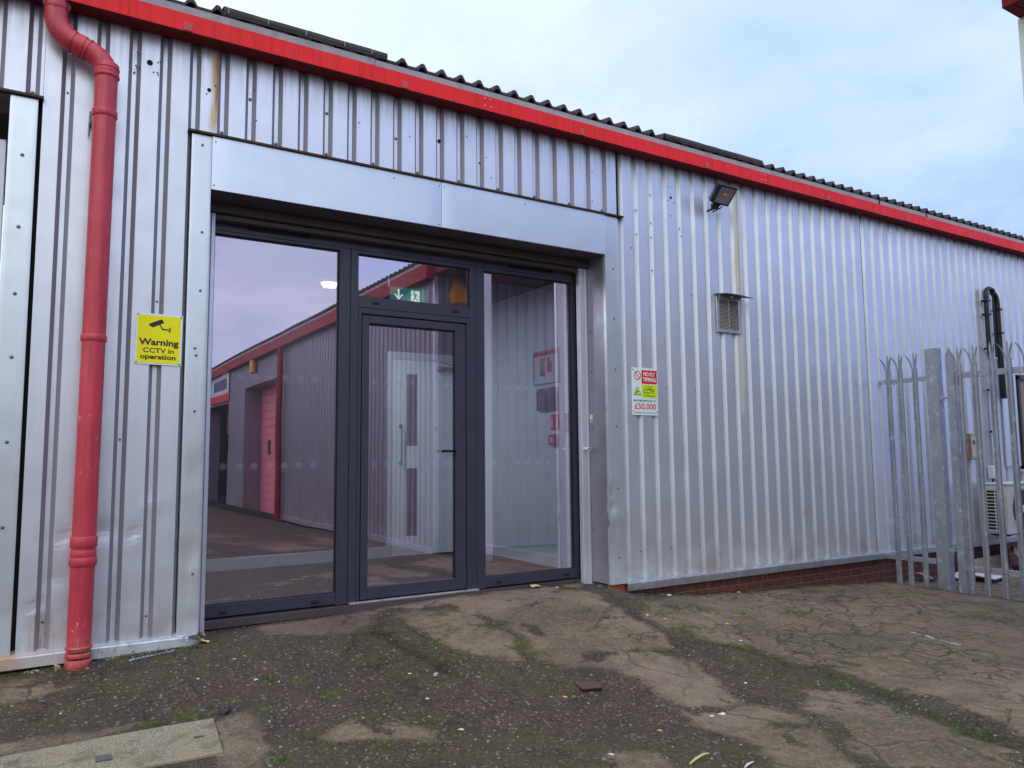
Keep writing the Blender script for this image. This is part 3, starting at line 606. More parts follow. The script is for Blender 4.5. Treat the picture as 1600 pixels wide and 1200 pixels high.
def roof(fn,s0,s1,pitch,ph,zb,y0,depth,rise,hr=.075,th=.030):
    mb=MB(); pts=[]; k=math.floor((s0-ph)/pitch)
    while ph+k*pitch<s1:
        a=ph+k*pitch; pts+=[(a-.045,0),(a-.013,hr),(a+.013,hr),(a+.045,0)]; k+=1
    pts=[q for q in pts if s0<q[0]<s1]; pts=[(s0,0)]+pts+[(s1,0)]
    nd=2; K=len(pts); vs=[]
    for layer in (0,1):
        for j in range(nd):
            yy=y0+depth*j; zz=rise*j
            for s,h in pts: vs.append(fn(s,yy,zb+zz+h*(1. if layer else .75)+(th if layer else 0)))
    fs=[]
    for i in range(K-1):
        a=0;b=K;c_=2*K;d_=3*K
        fs+=[(a+i,a+i+1,b+i+1,b+i),(c_+i,c_+i+1,d_+i+1,d_+i),(a+i,a+i+1,c_+i+1,c_+i)]
    return mb.add(vs,fs)
rf=link('roof_sheet',roof(main,-4.,17.,.184,2.417,4.468,-.12,6.,1.05,hr=.050,th=.022),M_roof,unit)
def cover(x0,x1,seed):
    mb=MB(); nx=int((x1-x0)/.08); vs=[]
    for i in range(nx+1):
        x=x0+(x1-x0)*i/nx; w=(float(fbm(x*4,seed,3,seed))-.5)*.018
        vs+=[(x,-.128,4.478),(x,-.135+w*.5,4.51+w*.4),(x,-.128,4.540+w*.6),(x,.4,4.64)]
    return mb.add(vs,[(i*4+j,i*4+j+1,i*4+j+5,i*4+j+4) for i in range(nx) for j in range(3)])
link('flat_roof_cover',cover(.80,2.09,3),M_roof,rf); link('flat_roof_cover',cover(5.16,6.65,6),M_roof,rf)
mb=MB()
for x in (.83,1.12,1.41,1.72,1.95): mb.box(x,x+.006,-.141,-.134,4.49,4.53)
link('cover_seams',mb,M_grey,rf)
link('roof_core',MB().box(-4,17,-.085,5.,4.27,4.40).add([(-4,5,4.4),(17,5,4.4),(17,5,5.2),(-4,5,5.2)],[(0,1,2,3)]),M_dark,unit)
# neighbouring opening at far left
link('corner_flashing',strip(-.480,-.326,.0,3.592,-.012,.05,seed=15),M_trim,unit,smooth=True)
link('soffit',MB().box(-3.4,-.46,-.004,.32,3.585,3.597),M_soffit,unit)
link('reveal_panel',MB().box(-.482,-.474,.0,.30,.0,3.58),M_trim,unit)
link('door_curtain',MB().box(-3.4,-.52,.30,.33,-.1,3.30).box(-.60,-.5,.26,.33,-.1,3.38,.004).box(-3.4,-.6,.26,.33,3.30,3.40,.004),M_whitejamb,unit)
screws(unit,[(-.40,z,-.012) for z in (3.2,2.72,2.28,1.87,1.33,.8)],.010)
# ---- entrance screen
YF0,YF1=.395,.465
scr=link('entrance_screen',MB()
  .box(.845,4.36,YF0,YF1,3.000,3.16,.002).box(.845,1.886,YF0,YF1,2.975,2.998,.001)
  .box(.845,.882,YF0,YF1,.02,2.974).box(.845,1.886,YF0,YF1,.03,.118,.002)
  .box(1.888,1.984,YF0,YF1,.02,2.998,.002).box(1.988,2.055,YF0-.004,YF1,.02,2.998,.002)
  .box(2.056,3.142,YF0-.003,YF1,2.968,2.998,.001)
  .box(2.056,3.142,YF0-.003,YF1,2.500,2.598,.002).box(2.056,3.142,YF0-.006,YF1,2.448,2.497,.002)
  .box(3.143,3.205,YF0-.004,YF1,.02,2.998,.002).box(3.209,3.298,YF0,YF1,.02,2.998,.002)
  .box(3.299,4.31,YF0,YF1,2.968,2.998,.001).box(3.299,4.31,YF0,YF1,.03,.120,.002)
  .box(4.312,4.36,YF0,YF1,.02,2.998),M_frame,unit,label='anthracite framed glazed screen filling the loading opening')
link('gasket',MB().box(.884,1.886,YF0+.018,YF0+.026,2.963,2.974).box(1.879,1.8865,YF0+.018,YF0+.03,.12,2.97).box(.884,1.886,YF0+.018,YF0+.026,.119,.124)
  .box(2.056,3.141,YF0+.018,YF0+.026,2.958,2.967).box(2.056,3.141,YF0+.018,YF0+.026,2.599,2.604).box(3.134,3.142,YF0+.018,YF0+.03,2.6,2.96)
  .box(3.30,4.31,YF0+.018,YF0+.026,2.956,2.967).box(4.302,4.311,YF0+.018,YF0+.03,.12,2.96).box(3.30,4.31,YF0+.018,YF0+.026,.121,.125)
  .box(4.36,4.40,.42,.44,-.02,3.1).box(.80,.845,.42,.44,-.02,3.1),M_gasket,scr)
link('glass_pane',MB().box(.883,1.886,.426,.430,.119,2.974),M_glass,scr)
link('glass_pane',MB().box(2.056,3.141,.426,.430,2.599,2.967),M_glass,scr)
link('glass_pane',MB().box(3.300,4.311,.426,.430,.121,2.967),M_glass,scr)
for x0,x1,z in ((1.13,1.62,3.045),(3.575,4.08,3.045)): link('trickle_vent',MB().box(x0,x1,YF0-.012,YF0+.004,z-.013,z+.013,.005),M_gasket,scr)
pr=None
for x,z in ((1.01,.062),(1.71,.066),(3.435,.068),(4.20,.072),(2.215,2.548),(2.99,2.548)):
    mb=MB().box(-.030,.030,YF0-.014,YF0,-.009,.009,.004)
    if pr is None: pr=link('drain_cap',mb,M_gasket,scr,loc=(x,0,z))
    else: o=pr.copy(); C.objects.link(o); o.parent=scr; o.location=(x,0,z)
DOT=[]
def dot(par,x,y,z):
    if not DOT: DOT.append(link('etched_dot',MB().disc((0,0,0),(0,-1,0),.027,18,.0004),M_dot,par)); o=DOT[0]
    else: o=DOT[0].copy(); C.objects.link(o); o.parent=par
    o.location=(x,y,z)
for x0,x1 in ((.93,1.84),(3.37,4.27)):
    for i in range(int((x1-x0)/.117)):
        for z in (1.865,1.157): dot(scr,x0+.06+i*.117,.4258,z)
link('sill_strip',MB().box(.765,4.435,.345,.47,-.045,.016,.003),M_soffit,unit)
link('door_threshold',MB().box(1.99,3.205,.352,.395,.018,.032,.002),simple('bright_aluminium_threshold',(.75,.75,.78),.3,.8),unit)
door=link('entrance_door',MB()
  .box(2.095,2.158,YF0-.004,YF0+.055,.045,2.436,.003).box(2.990,3.095,YF0-.004,YF0+.055,.045,2.436,.003)
  .box(2.159,2.989,YF0-.004,YF0+.055,2.368,2.436,.003).box(2.159,2.989,YF0-.004,YF0+.055,.045,.140,.003),M_frame,unit,label='glazed single door leaf with dark frame and etched dots')
link('door_frame',MB().box(2.057,2.085,YF0-.006,YF1,.03,2.447,.001).box(3.104,3.142,YF0-.006,YF1,.03,2.447,.001),M_frame,unit)
link('gasket',MB().box(2.086,2.094,YF0+.02,YF0+.04,.03,2.447).box(3.096,3.103,YF0+.02,YF0+.04,.03,2.447).box(2.086,3.103,YF0+.02,YF0+.04,2.437,2.447)
   .box(2.159,2.989,YF0+.018,YF0+.024,2.356,2.367).box(2.978,2.989,YF0+.018,YF0+.026,.14,2.36),M_gasket,door)
link('glass_pane',MB().box(2.159,2.989,.424,.428,.141,2.367),M_glass,door)
for i in range(7):
    for z in (1.865,1.157): dot(door,2.221+i*.117,.4238,z)
link('door_handle',MB().box(2.842,2.992,.372,.386,1.256,1.280,.004).tube([(2.975,.392,1.268),(2.975,.372,1.268)],.012,10),M_gasket,door)
# ---- lobby behind the glass
link('lobby_wall',MB().box(4.55,4.60,.47,2.96,.0,3.12),M_intwall,unit)
link('skirting_board',MB().box(4.534,4.549,.47,2.94,.03,.145,.004),M_intdoor,unit)
link('lobby_wall',MB().box(.70,.745,.47,6.,.0,3.12),M_intwall,unit)
link('lobby_floor',MB().box(.70,4.60,.46,6.,-.02,.028),M_mat,unit)
link('lobby_ceiling',MB().box(.70,4.60,.40,6.,3.12,3.16),simple('dim_ceiling_tile',(.12,.12,.15),.8),unit)
link('back_room_wall',MB().box(.70,4.60,6.,6.05,0,3.12).box(4.56,4.60,3.0,6.,0,3.12),M_darkroom,unit)
part_=link('lobby_partition',MB().box(.746,3.39,2.93,2.99,.028,.158,.003).box(3.39,3.452,2.93,2.99,.028,2.52,.003).box(3.46,4.549,2.93,2.98,2.425,2.52,.003),M_rail,unit)
link('screen_glass',MB().box(.746,3.39,2.955,2.96,.16,3.12).box(3.391,4.549,2.955,2.96,2.521,3.12),M_glassin,part_)
idr=link('lobby_door',MB().box(3.458,3.640,2.935,2.975,.035,2.42,.002).box(3.790,4.549,2.935,2.975,.035,2.42,.002).box(3.64,3.79,2.935,2.975,2.25,2.42).box(3.64,3.79,2.935,2.975,1.085,1.36).box(3.64,3.79,2.935,2.975,.035,.262),M_intdoor,unit)
link('vision_panel',MB().box(3.64,3.79,2.95,2.955,1.36,2.25).box(3.64,3.79,2.95,2.955,.262,1.085),M_glassin,idr)
link('pull_handle',MB().tube([(3.56,2.935,1.60),(3.56,2.90,1.60),(3.56,2.895,1.57),(3.56,2.895,1.18),(3.56,2.90,1.15),(3.56,2.935,1.15)],.010,8).disc((3.56,2.934,1.6),(0,-1,0),.028,12,.004).disc((3.56,2.934,1.15),(0,-1,0),.028,12,.004),M_screw,idr,smooth=True)
link('door_closer',MB().box(4.05,4.35,2.89,2.934,2.30,2.36,.004).tube([(4.3,2.88,2.37),(4.08,2.80,2.40),(3.95,2.9,2.44)],.008,6),M_screw,idr)
# ---------------------------------------------------------------- things in the lobby
t_=thing('ceiling_light','lit pale yellow round ceiling light seen through the left glass pane','light',(2.38,2.15,3.115))
link('diffuser',MB().tube([(0,0,0),(0,0,-.03),(0,0,-.045)],[.09,.09,.08],24),M_lit,t_,smooth=True)
link('rim',MB().tube([(0,0,.004),(0,0,-.02)],.10,24),M_white,t_)
ld=bpy.data.lights.new('ceiling_lamp','AREA'); ld.shape='DISK'; ld.size=.15; ld.energy=30; ld.color=(.93,.97,1.)
lo=bpy.data.objects.new('ceiling_lamp',ld); C.objects.link(lo); lo.parent=t_; lo.location=(0,0,-.06)
ex=thing('exit_sign','green hanging fire exit sign with arrow and running figure behind the top pane','sign',(2.79,1.0,2.96))
link('housing',MB().box(-.205,.205,-.03,.03,-.085,0.,.006).box(-.20,.20,-.022,.022,-.10,-.085,.003),simple('exit_housing',(.50,.60,.60),.4),ex)
link('lit_panel',MB().box(-.190,.190,-.006,.006,-.27,-.10),M_green,ex)
mb=MB(); y=-.0075
def pl(mb,pts,y=y): return mb.add([(a,y,b) for a,b in pts],[tuple(range(len(pts)))])
pl(mb,[(-.115,-.120),(-.095,-.120),(-.095,-.19),(-.070,-.165),(-.055,-.17),(-.105,-.225),(-.155,-.17),(-.14,-.165),(-.115,-.19)])
mb.box(.025,.118,-.0078,-.0072,-.235,-.12)
link('arrow_and_doorway',mb,M_exitw,ex)
mb=MB(); y2=-.0088; mb.disc((.058,y2+.001,-.135),(0,-1,0),.010,10,.001)
for a in ([(.062,-.148),(.085,-.150),(.078,-.185),(.060,-.185)],[(.062,-.150),(.045,-.165),(.028,-.165),(.028,-.158),(.042,-.158),(.056,-.144)],[(.082,-.150),(.098,-.158),(.108,-.178),(.102,-.181),(.092,-.165),(.078,-.160)],[(.060,-.183),(.072,-.183),(.055,-.215),(.045,-.235),(.036,-.232)],[(.066,-.183),(.080,-.183),(.090,-.205),(.112,-.205),(.112,-.213),(.084,-.213)]): pl(mb,a,y2)
link('running_figure',mb,M_green,ex)
link('hanging_wire',MB().tube([(.12,0,.15),(.12,0,0)],.003,6).tube([(-.12,0,.15),(-.12,0,0)],.003,6),M_screw,ex)
# notices on the right lobby wall (face -X)
def wallthing(name,label,cat,y0,y1,z0,z1,mat,th=.006,bv=0.):
    yc=(y0+y1)/2; r_=thing(name,label,cat,(4.548,yc,z0)); w=(y1-y0)/2; h=z1-z0
    link('board',MB().box(-th,0,-w,w,0,h,bv),mat,r_); return r_,w,h
def qx(mb,x,ya,yb,za,zb): return mb.box(x-.0008,x,ya,yb,za,zb)
r_,w,h=wallthing('safety_poster','white framed poster with red heading and yellow and red columns on the lobby wall','poster',.95,1.44,2.02,2.38,M_white)
link('red_heading',qx(MB(),-.0065,-w,w,h-.045,h-.004),M_signred,r_)
link('yellow_column',qx(MB(),-.0065,.03,.13,.12,h-.07),simple('olive_print',(.38,.36,.08),.6),r_); link('red_column',qx(qx(MB(),-.0065,-.11,-.02,.12,h-.12),-.0065,-.07,-.02,h-.12,h-.07),M_signred,r_)
link('green_block',qx(MB(),-.0068,.03,.13,.085,.14),simple('dark_green_print',(.05,.13,.10),.6),r_)
link('frame',MB().box(-.012,-.0,-w-.008,-w,-.008,h+.008).box(-.012,0,w,w+.008,-.008,h+.008).box(-.012,0,-w,w,h,h+.008).box(-.012,0,-w,w,-.008,0),M_screw,r_)
r_,w,h=wallthing('document_holder','dark grey document holder below the poster on the lobby wall','holder',.99,1.34,1.72,1.965,simple('smoked_plastic',(.09,.085,.115),.4),.05,.01)
link('front_window',MB().box(-.053,-.050,-w+.07,w-.04,.05,h-.05),simple('smoked_window',(.16,.15,.19),.3),r_)
r_,w,h=wallthing('fire_action_sign','small red fire call point sign with white hand and flame','sign',.965,1.125,1.50,1.67,M_signred)
mb=MB(); 
for a in ([(.05,.03),(.075,.03),(.08,.09),(.06,.12),(.045,.09)],[(.055,.11),(.07,.11),(.066,.15),(.058,.15)]): mb.add([(-.0072,p_[0]-.01,p_[1]) for p_ in a],[tuple(range(len(a)))])
for i in range(4): mb.add([(-.0072,-.02-.0,.03+i*.028),(-.0072,-.065,.05+i*.03),(-.0072,-.065,.062+i*.03),(-.0072,-.02,.045+i*.028)],[(0,1,2,3)])
link('hand_and_flame',mb,M_white,r_)
r_,w,h=wallthing('fire_call_point','red break glass fire alarm call point below the flame sign','alarm',.995,1.13,1.335,1.452,M_signred,.04,.008)
link('glass_square',MB().box(-.042,-.040,-.03,.035,.03,.085),M_white,r_)
r_,w,h=wallthing('fire_notice','blue and red fire action notice at the edge of the glass','notice',.70,.884,1.455,1.70,M_signwhite)
link('blue_panel',qx(MB(),-.0065,-w+.01,w-.03,.085,h-.03),M_signblue,r_); link('red_panel',qx(MB(),-.0065,-w+.01,w-.03,.008,.075),M_signred,r_)
mb=MB()
for i in range(4): qx(mb,-.0073,-w+.02,w-.05,.10+i*.03,.106+i*.03)
link('text_lines',mb,M_white,r_)
# ---------------------------------------------------------------- red downpipe
dp=thing('downpipe','red plastic downpipe with scuffed paint and swan neck below the gutter','drainpipe',(.095,-.13,-.10))
R_=.071; B=(.095,-.13,-.10)
def bend(p0,p1,p2,k=8):
    p0,p1,p2=map(Vector,(p0,p1,p2)); return [(p0*(1-t)**2+p1*2*t*(1-t)+p2*t*t) for t in [i/k for i in range(k+1)]]
path=[(-.250,-.10,4.262),(-.250,-.10,4.19)]+bend((-.250,-.10,4.17),(-.250,-.10,4.035),(-.115,-.115,3.985))+bend((-.095,-.118,3.975),(.055,-.13,3.93),(.058,-.13,3.80))[0:]
link('swan_neck',rel(MB().tube(path,R_,20),B),M_pipe,dp,smooth=True)
link('pipe',rel(MB().tube([(.058,-.13,3.82),(.049,-.13,2.0),(.039,-.13,.02)],R_-.001,20),B),M_pipe,dp,smooth=True)
def ring(z,h,r,mat=M_pipe,nm='collar'):
    x=.039+(.058-.039)*z/3.82; r+=.005
    link(nm,rel(MB().tube([(x,-.13,z),(x,-.13,z+.006),(x,-.13,z+h-.006),(x,-.13,z+h)],[r-.004,r,r,r-.004],20),B),mat,dp,smooth=True)
ring(3.785,.10,.071); ring(3.79,.022,.076); ring(3.845,.012,.075); ring(3.51,.05,.073); ring(1.985,.045,.073)
ring(.66,.07,.074); ring(.595,.05,.070); ring(.545,.055,.076); ring(.03,.02,.073); ring(-.02,.03,.072); ring(-.09,.06,.070)
link('collar',rel(MB().tube([(-.250,-.10,4.15),(-.250,-.10,4.20)],.071,20).tube([(-.250,-.10,4.205),(-.250,-.10,4.215)],.073,20),B),M_pipe,dp,smooth=True)
link('collar',rel(MB().tube([(-.165,-.110,4.005),(-.140,-.113,3.995)],.076,20).tube([(-.12,-.116,3.985),(-.08,-.119,3.970)],.077,20).tube([(-.065,-.120,3.962),(-.055,-.121,3.957)],.078,20),B),M_pipe,dp,smooth=True)
link('pipe_clip',rel(MB().box(-.030,-.018,-.075,-.005,3.47,3.56,.002).tube([(-.028,-.03,3.40),(-.028,-.03,3.50)],.005,6),B),M_screw,dp)
link('outlet',rel(MB().tube([(-.250,-.08,4.255),(-.250,-.09,4.21)],[.085,.073],20),B),M_grey,dp,smooth=True)
# ---------------------------------------------------------------- signs
def sy(y): return lambda a,b:(a,y,b)
cs=thing('cctv_warning_sign','yellow CCTV warning sign with camera pictogram on the silver wall','sign',(.4535,-.004,1.868),rot=(0,math.radians(.6),0))
w,h=.15,.357
link('sign_plate',MB().box(-w,w,-.004,0,0,h,.0015),M_signwhite,cs)
link('yellow_face',MB().box(-w+.012,w-.012,-.0052,-.0042,.012,h-.012),M_yel,cs)
mb=MB(); f_=sy(-.0062)
text_mb(mb,'Warning',-.128,.128,.121,.181,f_,.035); text_mb(mb,'CCTV in',-.098,.098,.083,.117,f_,.02); text_mb(mb,'operation',-.116,.112,.028,.071,f_,.03)
link('lettering',mb,M_signblack,cs)
mb=MB()
for a in ([(-.068,.283),(.012,.322),(.029,.298),(-.004,.280),(-.045,.259),(-.052,.267),(-.060,.264),(-.064,.270)],[(-.004,.285),(.006,.280),(.024,.254),(.016,.248)],[(.016,.247),(.024,.256),(.062,.254),(.062,.246),(.022,.246)],[(.060,.232),(.070,.232),(.072,.269),(.066,.270)]):
    mb.add([f_(*q_) for q_ in a],[tuple(range(len(a)))])
link('camera_pictogram',mb,M_signblack,cs)
for x in (-w+.012,w-.012):
    for z in (.012,h-.012): link('rivet',MB().disc((x,-.0045,z),(0,-1,0),.0055,10,.003),M_screw,cs)
ft=thing('fly_tipping_sign','white, red and yellow no fly tipping sign right of the entrance','sign',(4.907,-.004,1.612),rot=(0,math.radians(.4),0))
w,h=.171,.472
link('sign_plate',MB().box(-w,w,-.004,0,0,h,.0015),M_signwhite,ft)
link('red_panel',MB().box(-.043,w-.012,-.0052,-.0042,.315,.452),M_signred,ft); link('yellow_panel',MB().box(-.043,w-.012,-.0052,-.0042,.175,.307),M_lemon,ft)
mb=MB(); text_mb(mb,'NO FLY',-.018,.132,.392,.434,f_,.03); text_mb(mb,'TIPPING',-.028,.142,.337,.379,f_,.03); link('white_lettering',mb,M_signwhite,ft)
mb=MB(); text_mb(mb,'24 HOUR',.008,.100,.275,.290,f_,.01); text_mb(mb,'CCTV',-.022,.124,.217,.265,f_,.02); text_mb(mb,'IN OPERATION',-.022,.130,.188,.203,f_,.01); link('black_lettering',mb,M_signblack,ft)
mb=MB(); text_mb(mb,'MAXIMUM PENALTY',-.150,.148,.134,.156,f_,.012); text_mb(mb,'OFFENDERS WILL BE PROSECUTED',-.145,.145,.018,.032,f_,.0); link('grey_lettering',mb,M_signgrey,ft)
mb=MB(); text_mb(mb,'£50,000',-.140,.140,.050,.118,f_,.012); 
k=28
def annulus(mb,cx_,cz_,r0,r1,y):
    vs=[(cx_+r*math.cos(2*math.pi*i/k),y,cz_+r*math.sin(2*math.pi*i/k)) for r in (r0,r1) for i in range(k)]
    return mb.add(vs,[(i,(i+1)%k,k+(i+1)%k,k+i) for i in range(k)])
annulus(mb,-.098,.395,.036,.045,-.0062); mb.add([f_(-.128,.421),f_(-.122,.427),f_(-.068,.369),f_(-.074,.363)],[(0,1,2,3)])
link('red_marks',mb,M_signred,ft)
mb=MB().add([f_(-.150,.200),f_(-.048,.200),f_(-.099,.285)],[(0,1,2)]); link('warning_triangle',mb,M_signblack,ft)
mb=MB().add([(-.141,-.0068,.205),(-.057,-.0068,.205),(-.099,-.0068,.275)],[(0,1,2)]); link('triangle_face',mb,M_lemon,ft)
mb=MB().add([(-.125,-.0074,.217),(-.118,-.0074,.214),(-.088,-.0074,.238),(-.094,-.0074,.246),(-.118,-.0074,.232)],[(0,1,2,3,4)]); link('camera_mark',mb,M_signblack,ft)
for x in (-w+.014,w-.016):
    for z in (.040 if x<0 else .04,h-.022): link('rivet',MB().disc((x,-.0045,z),(0,-1,0),.006,10,.004),M_screw,ft)
# ---------------------------------------------------------------- floodlight
fl=thing('floodlight','black LED floodlight tilted on a bracket below the red gutter','floodlight',(5.875,-.15,3.905),rot=(0,0,0))
body=bpy.data.objects.new('lamp_head',None)
RL=Matrix.Translation((.02,-.07,.075))@Matrix.Rotation(math.radians(2),4,'Z')@Matrix.Rotation(math.radians(42),4,'X')
def tr(mb,Mx): mb.v=[tuple(Mx@Vector(v)) for v in mb.v]; return mb
w,h=.128,.105
hd=link('lamp_housing',tr(MB().box(-w,w,-.018,.030,-h,h,.008),RL),M_lamp,fl)
mb=MB()
for i in range(9):
    z=-h+.02+i*(2*h-.04)/8; mb.box(-w+.004,w-.004,.028,.062,z-.004,z+.004)
link('cooling_fins',tr(mb,RL),M_lamp,hd)
link('bezel',tr(MB().box(-w,w,-.026,-.0185,h-.018,h,.002).box(-w,w,-.026,-.0185,-h,-h+.018,.002).box(-w,-w+.018,-.026,-.0185,-h+.019,h-.019,.002).box(w-.018,w,-.026,-.0185,-h+.019,h-.019,.002),RL),M_lamp,hd)
b=.030; W_,H_=w-.019,h-.019; vs=[(-W_,-.0188,-H_),(W_,-.0188,-H_),(W_,-.0188,H_),(-W_,-.0188,H_),(-b,-.0183,-b+.012),(b,-.0183,-b+.012),(b,-.0183,b+.012),(-b,-.0183,b+.012)]
mb=MB().add([(v[0],v[1]+(.0 if i<4 else .0),v[2]) for i,v in enumerate(vs)],[(0,1,5,4),(1,2,6,5),(2,3,7,6),(3,0,4,7)])
mb.v=[(a,b_-.003+(.003 if i<4 else 0)*0,c_) for i,(a,b_,c_) in enumerate(mb.v)]
mb.v=[(v[0],(-.025 if i<4 else -.0192),v[2]) for i,v in enumerate(mb.v)]
link('reflector',tr(mb,RL),simple('lamp_reflector',(.26,.26,.31),.4,.2),hd)
link('led_chip',tr(MB().box(-.024,.024,-.0225,-.0195,-.010,.034),RL),M_orange,hd)
link('bracket',MB().tube([(.0,.15,-.045),(.0,.05,-.045),(.02,-.02,-.02)],.011,8).box(-.035,.05,.02,.07,-.05,.0,.008).tube([(-.035,.03,-.09),(.03,.0,-.055),(.055,-.02,-.03)],.007,8).disc((-.035,.03,-.09),(0,-1,0),.012,10,.01),M_lamp,fl)
link('junction_box',MB().box(-.05,.035,.0,.06,-.045,.005,.012),M_lamp,fl)
# ---------------------------------------------------------------- wall vent
wv_=thing('wall_vent','small louvred wall vent under a bent metal hood','vent',(6.132,-.006,2.535))
w,h=.187,.39
link('vent_frame',MB().box(-w,-w+.038,-.02,0,0,h,.002).box(w-.038,w,-.02,0,0,h,.002).box(-w+.039,w-.039,-.02,0,0,.034,.002).box(-w+.039,w-.039,-.02,0,h-.034,h,.002).box(-.006,.006,-.018,-.004,.035,h-.035),M_trimgalv,wv_)
link('vent_back',MB().box(-w+.03,w-.03,-.003,0,.03,h-.03),M_dark,wv_)
mb=MB(); ns=22
for i in range(ns):
    z=.040+i*(h-.08)/(ns-1)
    for a,b in ((-w+.039,-.007),(.007,w-.039)): mb.add([(a,-.016,z-.004),(b,-.016,z-.004),(b,-.005,z+.006),(a,-.005,z+.006),(a,-.015,z-.0055),(b,-.015,z-.0055)],[(0,1,2,3),(0,4,5,1)])
link('slats',mb,M_slat,wv_)
hw=MB(); xs=[-w-.01,-.06,.08,w+.035]; zz=[.0,.003,-.004,-.016]
vs=[]
for x,dz_ in zip(xs,zz): vs+=[(x,.03,h+.035+dz_*.2),(x+.03,-.15,h+.010+dz_),(x+.03,-.15,h+.006+dz_),(x,.03,h+.031+dz_*.2)]
fs=[]
for i in range(3):
    for j in range(4): fs.append((i*4+j,i*4+(j+1)%4,(i+1)*4+(j+1)%4,(i+1)*4+j))
fs+=[(0,1,2,3),(12,13,14,15)]
link('hood',MB().add(vs,fs),simple('brown_hood',(.20,.16,.15),.5,.4),wv_)
# ---------------------------------------------------------------- palisade fence and gate (plane X=8.75)
XF=8.75
def pale_mesh(ztop,zbot):
    prof=[(-.035,.000),(-.028,-.014),(-.014,-.016),(-.007,-.004),(.007,-.004),(.014,-.016),(.028,-.014),(.035,.000)]
    mb=MB(); t=.0028; zs=ztop-.20; K=len(prof)
    vs=[(v,u,z) for z in (zbot,zs) for (u,v) in prof]+[(v+t,u,z) for z in (zbot,zs) for (u,v) in prof]
    fs=[(i,i+1,K+i+1,K+i) for i in range(K-1)]+[(2*K+i,2*K+i+1,3*K+i+1,3*K+i) for i in range(K-1)]+[(i,i+1,2*K+i+1,2*K+i) for i in range(K-1)]+[(0,K,3*K,2*K),(K-1,2*K-1,4*K-1,3*K-1)]
    mb.add(vs,fs)
    # three splayed prongs
    for s,(u0,u1,ln) in {0:(-.012,.012,.20),-1:(-.035,-.014,.165),1:(.014,.035,.165)}.items():
        n_=6; vv=[]
        for j in range(n_+1):
            q=j/n_; z=zs+ln*q; off=s*.055*q*q; v=-.004-.014*(abs(s))-.045*q*q*abs(s); wsc=1 if j<n_-1 else (.75 if j==n_-1 else .08)
            uc=(u0+u1)/2; hw_=(u1-u0)/2*wsc
            if s==0: v=-.005
            vv+=[(v,uc-hw_+off,z),(v,uc+hw_+off,z),(v+t,uc+hw_+off,z),(v+t,uc-hw_+off,z)]
        ff=[(j*4+a,j*4+(a+1)%4,(j+1)*4+(a+1)%4,(j+1)*4+a) for j in range(n_) for a in range(4)]+[(0,1,2,3)]
        mb.add(vv,ff)
    return mb
fn_=thing('palisade_fence','short galvanised steel palisade fence panel between the wall and the gate post','fence',(XF,-.40,-.36))
proto=None
for y in (-.185,-.336,-.52):
    if proto is None: proto=link('pale',pale_mesh(2.80,.0),M_galv,fn_,loc=(0,y+.40,0),smooth=False)
    else: o=proto.copy(); C.objects.link(o); o.parent=fn_; o.location=(0,y+.40,0)
for z in (2.43,.285): link('rail',MB().box(.004,.010,-.245,.36,z,z+.055,.001).box(.010,.050,-.245,.36,z+.049,z+.055),M_galv,fn_)
mb=MB()
for y in (.215,.064,-.12):
    for z in (2.46,.31): mb.tube([(-.002,y,z),(-.013,y,z)],[.011,.007],8)
link('bolts',mb,M_galv,fn_,kind='stuff')
gp_=thing('gate_post','wide galvanised steel gate post between fence panel and gate','post',(XF+.01,-.735,-.42))
link('post',MB().box(-.03,.075,-.075,.07,0,2.87,.004),M_galv,gp_)
for z in (2.27,.515): link('hinge_bolt',MB().tube([(-.01,-.07,z),(-.01,-.155,z)],.012,10).box(-.03,.01,-.115,-.075,z-.022,z+.02,.005).tube([(-.01,-.12,z-.04),(-.01,-.12,z+.05)],.010,8),M_galv,gp_,smooth=False)
gt=thing('palisade_gate','galvanised steel palisade gate with splayed pale tops at the right edge','gate',(XF,-.90,-.36))
link('gate_stile',MB().box(-.012,.035,-.09,.0,-.055,2.70,.003).add([(-.012,0,2.70),(-.012,-.09,2.70),(-.012,-.05,2.80),(.0,0,2.70),(.0,-.09,2.70),(.0,-.05,2.80)],[(0,1,2),(3,4,5),(0,2,5,3),(1,2,5,4)]),M_galv,gt)
for i,y in enumerate((-1.045,-1.215,-1.40,-1.58,-1.76,-1.94,-2.12,-2.30)):
    o=proto.copy(); C.objects.link(o); o.parent=gt; o.location=(-.002,y+.90,0)
for z in (2.43,.24): link('rail',MB().box(.004,.010,-1.6,-.09,z,z+.065,.001).box(.010,.050,-1.6,-.09,z+.059,z+.065).box(.010,.05,-1.6,-.09,z,z+.005),M_galv,gt)
mb=MB()
for y in (-1.045,-1.215,-1.40,-1.58,-1.76):
    for z in (2.463,.27): mb.tube([(-.004,y+.9,z),(-.016,y+.9,z)],[.011,.007],8)
link('bolts',mb,M_galv,gt,kind='stuff')
# rusty box on wall seen through the gate
bx=thing('rusty_wall_plate','small rust edged plate with a key hole seen between the gate pales','plate',(10.87,-.03,1.12))
m,n=newmat('rust_edged_paint'); q_=n.xyz(n.obj())
e_=n.m('MAXIMUM',n.mr(n.m('ABSOLUTE',q_[0]),.04,.068),n.mr(n.m('ABSOLUTE',n.m('SUBTRACT',q_[2],.18)),.12,.178))
c=n.mix(n.m('MULTIPLY',e_,n.mr(n.noise(n.obj(),25,5,.7),.35,.5)),(.55,.54,.56),(.30,.15,.06)); out(n,pbr(n,c,.6)); 
link('plate',MB().box(-.07,.07,-.03,.028,0,.36,.004),m,bx); link('key_hole',MB().box(-.012,.022,-.034,-.0305,.21,.27),M_hole,bx)
